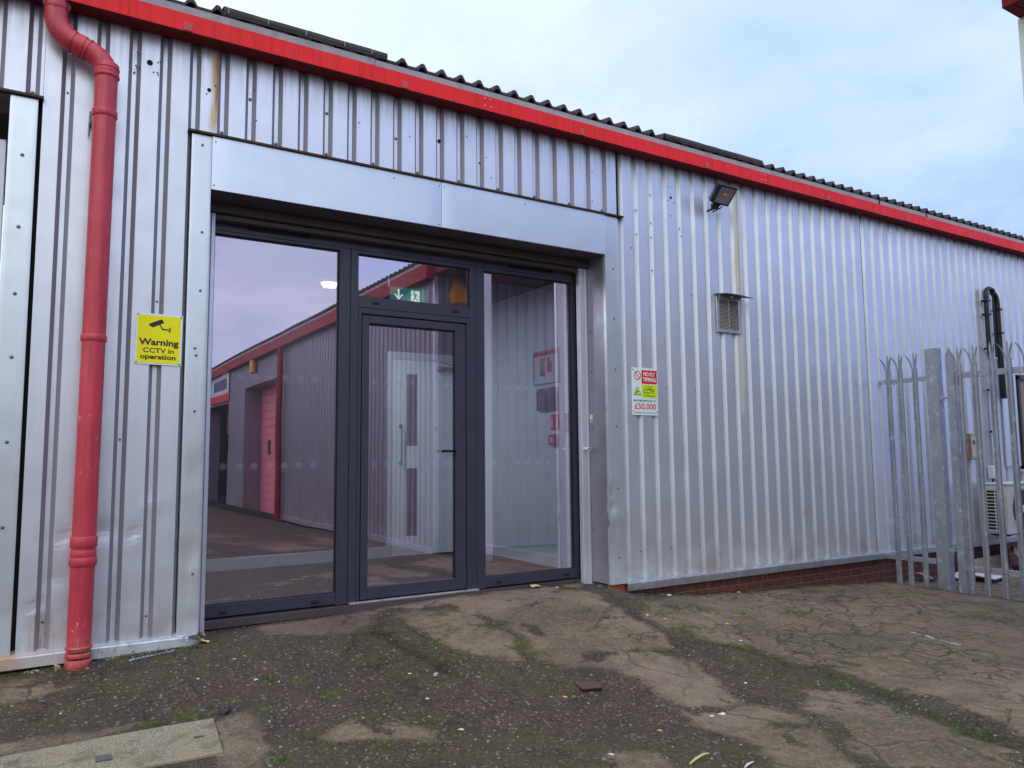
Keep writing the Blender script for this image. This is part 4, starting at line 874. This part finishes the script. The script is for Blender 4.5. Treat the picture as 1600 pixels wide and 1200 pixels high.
# black refrigerant pipes
bp=thing('black_pipe_run','pair of black clipped pipes bent over at the top and running down the wall','pipes',(11.6,-.06,.9))
B2=(11.6,-.06,.9)
mb=MB().tube([(11.44,-.07,.95),(11.44,-.07,3.42)]+bend((11.44,-.07,3.46),(11.44,-.07,3.60),(11.55,-.07,3.61))+[(11.66,-.07,3.59)],.032,12)
link('pipe',rel(mb,B2),M_black,bp,smooth=True)
mb=MB().tube(bend((11.62,-.07,3.56),(11.745,-.07,3.53),(11.745,-.07,3.36))+[(11.745,-.07,2.7),(11.76,-.07,2.0)],.040,12); link('pipe',rel(mb,B2),M_black,bp,smooth=True)
mb=MB().tube([(11.64,-.07,3.55),(11.645,-.06,2.6)],.014,8); link('cable',rel(mb,B2),M_black,bp,smooth=True)
mb=MB()
for z in (3.4,3.2,2.7,2.1,1.5): mb.box(11.39,11.49,-.11,-.02,z,z+.03,.004)
for z in (3.3,2.95): mb.box(11.70,11.80,-.12,-.02,z,z+.03,.004)
link('clips',rel(mb,B2),M_black,bp,kind='stuff')
sw=thing('isolator_switch','small white isolator box with yellow and red rotary knob above the air conditioner','switch',(11.34,-.10,.85))
link('switch_box',MB().box(-.08,.08,-.01,.08,0,.18,.01),M_white,sw); link('yellow_plate',MB().tube([(.02,-.01,.09),(.02,-.02,.09)],.055,16),M_yel,sw); link('red_knob',MB().box(.0,.045,-.06,-.02,.05,.13,.006),M_signred,sw)
link('cable_tails',MB().tube([(-.05,.03,0),(-.05,.03,-.13)],.014,8).tube([(.05,.03,0),(.05,.03,-.13)],.020,8),M_black,sw)
# air conditioning condenser
ac=thing('air_conditioner','cream outdoor air conditioner unit on a steel bracket behind the gate','air conditioner',(11.30,-.29,.115))
link('casing',MB().box(-.40,.46,-.14,.14,0,.66,.015),M_cream,ac)
link('top_lid',MB().box(-.41,.47,-.15,.145,.655,.69,.01),M_cream,ac)
mb=MB(); mb.box(-.406,-.401,-.12,.12,.05,.60)
link('side_coil',mb,M_dark,ac)
mb=MB()
for i in range(13): mb.box(-.416,-.407,-.125,.125,.045+i*.045,.058+i*.045)
for y in (-.122,0.,.115): mb.box(-.418,-.408,y,y+.012,.04,.61)
link('side_grille',mb,M_cream,ac)
link('fan_opening',MB().tube([(0,-.141,.33),(0,-.144,.33)],.26,40),M_dark,ac)
mb=MB()
for r in np.linspace(.06,.27,12): 
    vs=[(r*math.cos(2*math.pi*i/40),-.158,.33+r*math.sin(2*math.pi*i/40)) for i in range(40)]+[((r+.005)*math.cos(2*math.pi*i/40),-.158,.33+(r+.005)*math.sin(2*math.pi*i/40)) for i in range(40)]
    mb.add(vs,[(i,(i+1)%40,40+(i+1)%40,40+i) for i in range(40)])
for i in range(36):
    a=2*math.pi*i/36; mb.add([(.05*math.cos(a),-.156,.33+.05*math.sin(a)),(.27*math.cos(a),-.156,.33+.27*math.sin(a)),(.27*math.cos(a+.02),-.156,.33+.27*math.sin(a+.02)),(.05*math.cos(a+.05),-.156,.33+.05*math.sin(a+.05))],[(0,1,2,3)])
link('fan_guard',mb,M_screw,ac); link('guard_hub',MB().tube([(0,-.15,.33),(0,-.165,.33)],.055,20),M_cream,ac)
link('bracket',MB().box(-.62,.60,-.17,-.13,-.065,-.02,.003).box(-.30,-.26,-.14,.29,-.06,-.002,.003).box(.30,.34,-.14,.29,-.06,-.002,.003),M_galv,ac)
link('base_shadow_gap',MB().box(-.36,.42,-.10,.10,-.02,.0),M_dark,ac)
# window at the right edge of wall, with cover flashing
link('cover_flashing',MB().box(11.80,12.22,-.03,-.005,1.01,2.6,.003),M_trim,unit)
wn=link('window_unit',MB().box(12.25,12.31,-.05,.0,.98,2.36,.004).box(12.25,14.,-.05,.0,2.30,2.38,.004).box(12.25,14.0,-.08,.0,.97,1.02,.004),simple('dark_window_frame',(.05,.035,.035),.5),unit)
link('glass_pane',MB().box(12.31,14.,-.02,-.012,1.02,2.30),simple('painted_brick_reflection',(.32,.20,.15),.5,var=.15),wn)  # brown tone paints a brick building's reflection on the pane
link('window_sill',MB().box(12.22,14.05,-.10,.0,.93,.965,.004),M_white,wn)
# ---------------------------------------------------------------- debris behind the gate
def sheetlet(name,label,cat,x,y,w_,d_,mat,rz,curl=.02,th=.004,seed=0,group=None,z=None,tilt=0.):
    r0=random.Random(seed); nx,ny=6,5; vs=[]
    for lay in (0,1):
        for j in range(ny+1):
            for i in range(nx+1):
                u=i/nx-.5; v=j/ny-.5; jx=(r0.random()-.5)*w_*.06 if i in(0,nx) else 0
                hgt=curl*(math.sin(u*3+seed)*.6+math.cos(v*4+seed*2)*.5+.9)
                vs.append((u*w_+jx,v*d_+(r0.random()-.5)*d_*.05,hgt+(th if lay else 0)))
            r0=random.Random(seed+j) if lay==0 else r0
    K=(nx+1)*(ny+1); fs=[]
    for lay in (0,1):
        for j in range(ny):
            for i in range(nx):
                a=lay*K+j*(nx+1)+i; fs.append((a,a+1,a+nx+2,a+nx+1))
    zz=float(gz(x,y))+.004 if z is None else z
    o=link(name,MB().add(vs,fs),mat,None,loc=(x,y,zz)); o.rotation_euler=(tilt,0,rz); o['label']=label; o['category']=cat
    if group: o['group']=group
    return o
G1='discarded cardboard and paper behind the gate'
sheetlet('cardboard_sheet','flat white faced cardboard sheet lying behind the gate, nearest the stile','cardboard',10.05,-.50,.62,.42,M_paperw,.2,.03,.012,3,G1)
sheetlet('cardboard_box_flap','brown flattened cardboard leaning against the brick plinth','cardboard',10.9,-.18,.9,.35,M_card,.05,.06,.012,5,G1,tilt=.9)
sheetlet('cardboard_box_flap','crumpled brown cardboard under the air conditioner','cardboard',11.5,-.35,.8,.5,M_card,.5,.12,.012,8,G1,tilt=.35)
sheetlet('crumpled_paper','crumpled white and red paper in the gap beside the gate post','paper',9.75,-.30,.30,.25,M_paperw,.9,.07,.004,11,G1)
sheetlet('crumpled_paper','torn pale paper between the fence pales and the brick plinth','paper',9.3,-.20,.30,.18,M_card,.3,.05,.004,15,G1)
# ---------------------------------------------------------------- covers in the paving
gsl=float(gz(0.,-1.5))
sl=thing('concrete_slab','long mossy concrete slab set in the yard at lower left','slab',(-.7,-1.51,-.20))
gzs=lambda x,y:float(gz(x,y))
def slabz(mb,dz):
    mb.v=[(x,y,z+dz+.2+gzs(x-.7,-1.5)) for x,y,z in mb.v]; return mb
mb=MB(); vs=[]; nx=22
for lay in (-.06,.010):
    for yy in (-.205,.205):
        for i in range(nx+1):
            x=-1.3+2.63*i/nx; vs.append((x+(.03 if yy<0 and i==nx else 0)*-1,yy,lay+.2+gzs(x-.7,-1.51+yy)+.0))
k=nx+1; fs=[]
for i in range(nx): fs+=[(i,i+1,k+i+1,k+i),(2*k+i,2*k+i+1,3*k+i+1,3*k+i),(i,i+1,2*k+i+1,2*k+i),(k+i,k+i+1,3*k+i+1,3*k+i)]
fs+=[(0,k,3*k,2*k),(nx,k+nx,3*k+nx,2*k+nx)]
mb.v=[];mb.add([(x,y,z) for x,y,z in vs],fs)
link('slab_block',mb,M_concrete,sl)
zc_=.2+gzs(.09,-1.545)+.012
link('inset_cover',MB().box(.755,.825,-.07,-.0,zc_-.003,zc_+.003,.001),simple('grey_inset_cover',(.12,.11,.12),.6),sl); link('inset_bolt',MB().box(1.20,1.25,.0,.03,zc_-.003,zc_+.002),M_moss,sl)
cv=thing('stop_tap_cover','small square rusty iron cover standing proud of the dark asphalt','cover',(2.80,-1.78,float(gz(2.8,-1.78))))
cv.rotation_euler=(0,0,math.radians(-16))
link('lid',MB().box(-.070,.070,-.070,.070,.010,.020,.002),M_rustplate,cv); link('rim',MB().box(-.063,.063,-.063,.063,-.03,.0095),M_dark,cv)
# ---------------------------------------------------------------- litter, each its own thing
LG='small scraps scattered on the asphalt'
def chunk(name,label,cat,x,y,s,mat,seed,flat=.35,group=LG,elong=1.):
    r0=random.Random(seed); mb=MB(); vs=[]; rings=[(0.,.0),(.95,.1),(1.,.4),(.5,.9),(0.,1.)]
    seg=6; idx=[]
    for (rr,zz) in rings:
        for j in range(seg):
            a=2*math.pi*j/seg; q=rr*(.45+.8*r0.random()); vs.append((math.cos(a)*q*s*elong,math.sin(a)*q*s,zz*s*flat*2))
    fs=[(i*seg+j,i*seg+(j+1)%seg,(i+1)*seg+(j+1)%seg,(i+1)*seg+j) for i in range(4) for j in range(seg)]
    o=link(name,mb.add(vs,fs),mat,None,loc=(x,y,float(gz(x,y))-.002)); o.rotation_euler=(0,0,r0.random()*6.28); o['label']=label; o['category']=cat
    if group: o['group']=group
chips=[(0.91,-0.49,.014,'white square scrap on dark asphalt right of the silver foil strip'),(0.98,-0.46,.012,'cream scrap just right of the white square scrap'),(.65,-.73,.015,'cream scrap near the moss left of the entrance'),(.95,-.89,.020,'torn white scrap beside a grass tuft'),(1.07,-.97,.012,'white chip beside the torn white scrap'),(-.07,-.88,.012,'small tan chip on asphalt below the downpipe'),(1.85,-1.15,.017,'white scrap left of the pothole in the yard'),(2.04,-1.15,.022,'white crumpled scrap inside the pothole'),(1.99,-1.23,.016,'flat white chip below the pothole'),(1.79,-1.54,.018,'cream scrap in front of the pothole'),(1.77,-2.0,.020,'white scrap in the middle of the yard foreground'),(.89,-1.45,.012,'small pale chip right of the concrete slab'),(1.26,-1.14,.010,'white chip on mossy asphalt below the entrance'),(4.13,-.84,.022,'crumpled yellow and white wrapper on the moss'),(4.22,-.95,.020,'white paper scrap beside the crumpled wrapper'),(3.96,.21,.022,'white scrap on the ground at the entrance reveal corner'),(3.35,.33,.015,'white chip on the entrance threshold edge'),(4.55,-1.45,.022,'white cigarette end shaped scrap right of the moss'),(3.84,-2.13,.020,'white scrap on the dark patch at right foreground'),(2.26,-2.67,.020,'cream scrap at bottom edge of the yard'),(3.22,-2.51,.030,'crumbled white lump on the edge of the pale asphalt'),(3.14,-2.50,.020,'smaller white lump beside the crumbled white lump'),(5.05,-.12,.035,'broken white lump against the brick plinth'),(6.1,-.05,.030,'pale rubble lump at the foot of the brick plinth')]
for i,(x,y,s,lb) in enumerate(chips): chunk('paper_scrap' if i<22 else 'rubble_lump',lb,'scrap' if i<22 else 'rubble',x,y,s*.72,M_scrap if i%3 else M_paperw,100+i,.22,elong=1.4)
chunk('orange_fragment','square orange plastic fragment in the right foreground','fragment',2.71,-2.53,.016,M_orange,201,.3); chunk('orange_fragment','orange fragment left of the rusty iron cover','fragment',2.57,-1.84,.014,M_orange,202,.25,elong=1.8); chunk('orange_fragment','orange fragment on pale asphalt near the brick plinth','fragment',4.78,-1.1,.016,M_orange,203,.25,elong=1.6)
chunk('black_rag','scrap of black plastic lying above the concrete slab corner','rag',.71,-1.25,.032,M_black,210,.35,None,1.8)
sheetlet('yellow_leaf','pale yellow leaf on the ground in front of the right glass pane','leaf',3.78,.30,.12,.05,M_leaf,.2,.012,.002,21)
sheetlet('yellow_leaf','pale cream leaf standing against the foot of the downpipe','leaf',-.10,-.13,.07,.06,M_leaf,.8,.03,.002,22,tilt=.9)
sheetlet('yellow_leaf','torn cream leaf at the bent end of the drip trim','leaf',.80,-.02,.07,.05,M_leaf,1.0,.02,.002,23,tilt=.7)
def stick(name,label,cat,pts,r,mat):
    pts=[(x,y,float(gz(x,y))+r+.003+dz_) for x,y,dz_ in pts]; o0=pts[0]
    o=link(name,rel(MB().tube(pts,[r*.6]+[r]*(len(pts)-2)+[r*.5],6),o0),mat,None,loc=o0,smooth=True); o['label']=label; o['category']=cat
stick('twig','pale curved twig at the bottom of the yard','twig',[(2.50,-2.97,0),(2.56,-2.95,.006),(2.63,-2.935,.01),(2.67,-2.93,.006)],.006,M_leaf)
stick('twig','short white stick at the bottom edge right of the curved twig','stick',[(2.69,-3.14,0),(2.73,-3.125,.004),(2.78,-3.115,.003)],.006,M_paperw)
mb=MB(); r0=random.Random(4)
for i in range(26):
    q=i/25; x=.33+(.60-.33)*q; y=-.235+(.10)*q; mb.add([(x-.012,y-.008,0),(x+.014,y-.004+r0.random()*.006,.006+r0.random()*.008),(x+.012,y+.010,.003),(x-.012,y+.008,.004+r0.random()*.008)],[(0,1,2,3)])
o=link('foil_strip',rel(mb,(.46,-.19,0)),M_foil,None,loc=(.46,-.19,float(gz(.46,-.19))+.006)); o['label']='crinkled silver foil strip lying below the left drip trim'; o['category']='foil'
mb=MB()
for i in range(40):
    q=r0.random(); x=6.22-.12*q+(r0.random()-.5)*.05; y=-1.83-.46*q; a=.01+.03*r0.random(); mb.add([(x,y,0),(x+a*.5,y-a,.0),(x+a*.3,y-a*1.2,0),(x-a*.4,y-a*.2,0)],[(0,1,2,3)])
mb.v=[(x,y,float(gz(x,y))+.004) for x,y,z in mb.v]
o=link('paint_mark',rel(mb,(6.16,-2.05,0)),M_paperw,None,loc=(6.16,-2.05,0)); o['kind']='structure'
# ---------------------------------------------------------------- gravel, moss, weeds
mb=MB(); cnt=0
cand=[(rng.uniform(-.9,5.2),rng.uniform(-3.9,.25)) for _ in range(5200)]
cx_=np.array([c_[0] for c_ in cand]); cy_=np.array([c_[1] for c_ in cand]); lt_=masks(cx_,cy_)[0]; zz_=gz(cx_,cy_)
oct_=[(1,0,0),(0,1,0),(-1,0,0),(0,-1,0),(0,0,1)]; octf=[(0,1,4),(1,2,4),(2,3,4),(3,0,4)]
for (x,y),l_,z in zip(cand,lt_,zz_):
    if random.random()<l_*.85: continue
    if -2<x<.64 and -1.79<y<-1.23: continue
    s=random.choice((.004,.005,.006,.008,.011)); a=random.random()*6.28; e=random.uniform(.6,1.4)
    ca,sa=math.cos(a),math.sin(a)
    mb.add([(x+(vx*e*ca-vy*sa)*s,y+(vx*e*sa+vy*ca)*s,z-.001+vz*s*.7) for vx,vy,vz in oct_],octf)
o=link('gravel',mb,M_stone); o['kind']='stuff'
mb=MB(); mg=MB()
def inb_(x,y): return not(-2<x<.64 and -1.79<y<-1.23)
for mx_,my_,r in MOSS:
    for i in range(int(900*r)):
        a=random.random()*6.28; q=random.gauss(0,r*.45); x=mx_+q*math.cos(a)*1.2; y=my_+q*math.sin(a)*.8
        if y>.33 or (x<.78 and y>-.06) or (x>4.4 and y>-.06) or not inb_(x,y) or float(fbm(x*9,y*9,3,61))<.48: continue
        s=random.uniform(.003,.007); z=float(gz(x,y)); b=random.random()*6.28; ca,sa=math.cos(b)*s,math.sin(b)*s
        mb.add([(x+ca,y+sa,z),(x-sa,y+ca,z),(x-ca,y-sa,z),(x+sa,y-ca,z),(x,y,z+s*1.1)],octf)
for i in range(260):
    q=random.random(); x=.25+.42*q+random.gauss(0,.01); y=-1.222+random.gauss(0,.006); s=random.uniform(.004,.009); z=float(gz(x,y)); mb.add([(x+s,y,z),(x,y+s,z),(x-s,y,z),(x,y-s,z),(x,y,z+s*1.2)],octf)
for i in range(300):
    x=random.uniform(.15,.70); y=-.05+random.gauss(0,.008); s=random.uniform(.004,.008); z=float(gz(x,y)); mb.add([(x+s,y,z),(x,y+s,z),(x-s,y,z),(x,y-s,z),(x,y,z+s*1.2)],octf)
o=link('moss',mb,M_moss); o['kind']='stuff'
for (x0,y0,r,k) in [(4.35,-2.5,.12,80),(4.17,-3.02,.10,40),(4.18,-3.48,.11,60),(.83,-1.92,.04,40),(1.01,-.93,.05,30),(.74,-.12,.04,50),(2.72,-1.1,.12,30),(3.65,-1.42,.10,22),(.36,-.10,.08,30),(5.4,-.06,.2,30),(6.6,-.05,.3,30)]:
    for i in range(k):
        x=x0+random.gauss(0,r*.5); y=y0+random.gauss(0,r*.4); z=float(gz(x,y))-.002; a=random.random()*6.28; l_=random.uniform(.012,.035); w_=.0022; t_=random.uniform(.3,1.)
        dx,dy=math.cos(a),math.sin(a)
        mg.add([(x-dy*w_,y+dx*w_,z),(x+dy*w_,y-dx*w_,z),(x+dx*l_*t_*.5+dy*w_,y+dy*l_*t_*.5-dx*w_,z+l_*.7),(x+dx*l_*t_,y+dy*l_*t_,z+l_*.85)],[(0,1,2,3)])
md=MB()
def bit(x,y,s):
    z=float(gz(x,y))+.002; a=random.random()*6.28; e=random.uniform(.3,1.); ca,sa=math.cos(a)*s,math.sin(a)*s
    md.add([(x+ca,y+sa,z),(x-sa*e,y+ca*e,z+s*.3*random.random()),(x-ca,y-sa,z+s*.4*random.random()),(x+sa*e,y-ca*e,z)],[(0,1,2,3)])
for i in range(900):
    k_=i%3
    if k_==0: bit(random.uniform(-.6,.76),random.gauss(-.075,.025),random.uniform(.004,.013))
    elif k_==1: bit(random.uniform(4.6,9.3),random.gauss(-.05,.05),random.uniform(.004,.016))
    else: bit(random.uniform(.85,4.4),random.gauss(.30,.03),random.uniform(.003,.008))
for i in range(420): bit(random.uniform(-.5,7),random.uniform(-3.6,.2),random.uniform(.003,.009))
o=link('leaf_debris',md,M_debris); o['kind']='stuff'
o=link('weeds',mg,M_grass); o['kind']='stuff'
# ---------------------------------------------------------------- buildings behind the camera (mirrored in the glass)
wing=thing('opposite_unit','long silver corrugated unit with red gutter and roller doors across the yard','building')
XW=5.25
wf=lambda s,d_,z:(XW+d_,s,z)
def bay(y0,y1): return y0,y1
BY=[(-17.9,-13.9),(-24.4,-20.2)]
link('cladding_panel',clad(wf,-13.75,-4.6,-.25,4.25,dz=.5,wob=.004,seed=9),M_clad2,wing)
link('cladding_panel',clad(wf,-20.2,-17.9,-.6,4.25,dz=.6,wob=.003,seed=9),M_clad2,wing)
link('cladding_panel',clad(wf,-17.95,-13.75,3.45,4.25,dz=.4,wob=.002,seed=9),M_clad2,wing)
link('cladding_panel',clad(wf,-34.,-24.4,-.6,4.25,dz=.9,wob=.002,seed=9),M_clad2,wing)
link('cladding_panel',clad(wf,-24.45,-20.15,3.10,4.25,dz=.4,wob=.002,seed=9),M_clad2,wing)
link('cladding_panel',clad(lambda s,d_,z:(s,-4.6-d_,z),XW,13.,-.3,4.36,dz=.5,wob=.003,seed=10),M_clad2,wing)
link('base_trim',MB().box(XW-.04,XW+.02,-13.75,-4.6,-.32,-.22),M_trimgalv,wing)
link('base_upstand',MB().box(XW-.01,XW+.05,-34,-4.6,-.8,-.25),M_dark,wing)
for y0,y1 in BY:
    link('bay_reveal',MB().box(XW,XW+.55,y0-.02,y0,-.8,3.45).box(XW,XW+.55,y1,y1+.02,-.8,3.45).box(XW,XW+.55,y0,y1,3.42,3.45),M_clad2,wing)
mb=MB()
for i in range(16): mb.box(XW+.50,XW+.54,-17.9,-13.9,-.5+i*.245,-.5+i*.245+.238,.01)
rd=link('roller_door',mb,M_pinkdoor,wing)
for y in (-16.9,-15.7,-14.6): link('door_window',MB().box(XW+.485,XW+.50,y-.16,y+.16,1.35,1.8,.006),simple('door_window_frame',(.05,.05,.07),.5),rd)
link('open_bay_back',MB().box(XW+2.,XW+2.02,-24.4,-20.2,-.6,3.1),M_darkroom,wing)
link('bay_curtain',MB().box(XW+.8,XW+.84,-24.4,-20.2,2.2,3.1).box(XW+.8,XW+.84,-22.9,-22.2,-.6,2.2),M_pinkdoor,wing)
mb=MB().prism([(a+0,b) for a,b in [(-.158,4.15),(-.153,4.40),(-.13,4.40),(-.13,4.39),(-.146,4.38),(-.15,4.16),(-.01,4.16),(-.01,4.15)]],lambda a,b,t:(XW+a,t,b),-34.,-4.58); mb.box(XW-.156,XW+.0,-4.585,-4.58,4.15,4.40)
link('gutter',mb,M_redold,wing)
link('fascia_board',MB().box(XW-.12,XW-.09,-34,-4.6,4.40,4.47),M_grey,wing)
link('roof_sheet',roof(lambda s,y,z:(XW+y,s,z),-34.,-4.5,.2,0.,4.47,-.12,5.,.9,hr=.06,th=.03),M_roof,wing)
link('downpipe',MB().tube([(XW-.12,-13.6,4.15),(XW-.13,-13.6,-.3)],.075,10),M_redold,wing,smooth=True)
link('gable_trim',MB().box(XW-.02,XW+.05,-4.595,-4.57,-.3,4.2).box(XW,13.,-4.60,-4.57,4.36,4.44),M_trim,wing)
link('wall_core',MB().box(XW+.06,13.,-13.7,-4.7,-.8,4.4).box(XW+2.1,13.,-34,-13.7,-.8,4.4),M_dark,wing)
sb=thing('garage_sign','white garage sign board with a red band mirrored in the left glass pane','sign',(XW-.03,-21.,3.2))
link('board',MB().box(-.02,0,-2.,1.,0,1.15),M_white,sb); link('red_band',MB().box(-.03,-.021,-2.,1.,-.02,.26),M_signred,sb); link('dark_picture',MB().box(-.028,-.021,-1.5,.7,.42,.78),simple('dark_print',(.08,.07,.16),.5),sb)
ab=thing('alarm_box','orange alarm bell box on a silver wall mirrored in the top pane','alarm',(5.68,-4.59,3.76),rot=(0,0,math.radians(-90)));ab.scale=(1.25,1.5,1.2)
link('bell_cover',MB().add([(0,-.10,0),(0,.10,0),(0,.13,.10),(0,.05,.36),(0,-.05,.36),(0,-.13,.10),(-.08,-.07,.02),(-.08,.07,.02),(-.10,.10,.10),(-.07,.03,.30),(-.07,-.03,.30),(-.10,-.10,.10)],[(6,7,8,9,10,11),(0,1,7,6),(1,2,8,7),(2,3,9,8),(3,4,10,9),(4,5,11,10),(5,0,6,11)]),M_orange,ab)
a2=thing('alarm_box','orange strobe box under the far gutter mirrored in the left pane','alarm',(XW-.06,-16.6,3.75)); link('strobe_cover',MB().box(-.10,.05,-.14,.14,0,.42,.05),M_orange,a2)
blk=thing('canopy','small canopy with dark red gutter corner on a pale post at the top right corner','canopy')
XB,YB=5.35,-3.44
link('post',MB().box(XB+.068,XB+.26,YB-.10,YB+.08,-.45,4.2,.004),M_white,blk)
link('gutter',MB().box(XB-.16,8.,YB+.00,YB+.07,4.20,4.34,.004).box(XB-.16,XB-.03,-4.6,YB-.001,4.20,4.34,.004),M_redshade,blk)
link('roof_sheet',MB().box(XB-.14,8.,-4.58,YB+.05,4.345,4.37),M_roof,blk); link('soffit',MB().box(XB-.02,8.,-4.58,YB-.002,4.21,4.22),M_redshade,blk)
# low buildings and bare trees further off so the mirrored horizon is not empty
for i,(x,y,w_,d_,h_,lb) in enumerate([(-22,-24,16,9,4.6,'low grey industrial shed far behind the camera'),(-8,-46,22,9,5.2,'long pale industrial shed closing the yard behind the camera'),(-34,2,9,14,5.0,'grey industrial shed far to the left outside the frame')]):
    far=thing('industrial_shed',lb,'building',(x,y,-.5)); link('shed_walls',MB().box(-w_/2,w_/2,-d_/2,d_/2,0,h_),M_clad2,far); link('shed_roof',MB().prism([(-d_/2-.3,h_),(0,h_+1.3),(d_/2+.3,h_),(0,h_+1.1)],lambda a,b,t:(t,a,b),-w_/2-.2,w_/2+.2),M_roof,far)
M_bark=simple('tree_bark',(.05,.04,.035),.9)
def baretree(x,y,h_,seed,lb):
    r0=random.Random(seed); root=thing('bare_tree',lb,'tree',(x,y,-.5)); mb=MB(); mt=MB()
    def br_(p,d_,l,r,dep,tgt):
        q=p+d_*l; tgt.tube([p,(p+q)/2+Vector((r0.uniform(-1,1),r0.uniform(-1,1),0))*l*.05,q],[r,r*.85,r*.65],5,False)
        if dep==0: return
        for k in range(3):
            nd=(d_+Vector((r0.uniform(-1,1),r0.uniform(-1,1),r0.uniform(-.1,.7)))*.75).normalized(); br_(q,nd,l*r0.uniform(.6,.8),r*.6,dep-1,mb)
    br_(Vector((0,0,0)),Vector((0,0,1)),h_*.35,h_*.02,4,mt)
    link('trunk',mt,M_bark,root); link('crown',mb,M_bark,root)
baretree(3.5,-36,8.5,3,'bare winter tree beyond the far roof mirrored at the left'); baretree(1.5,-44,9.,8,'second bare tree behind the yard')
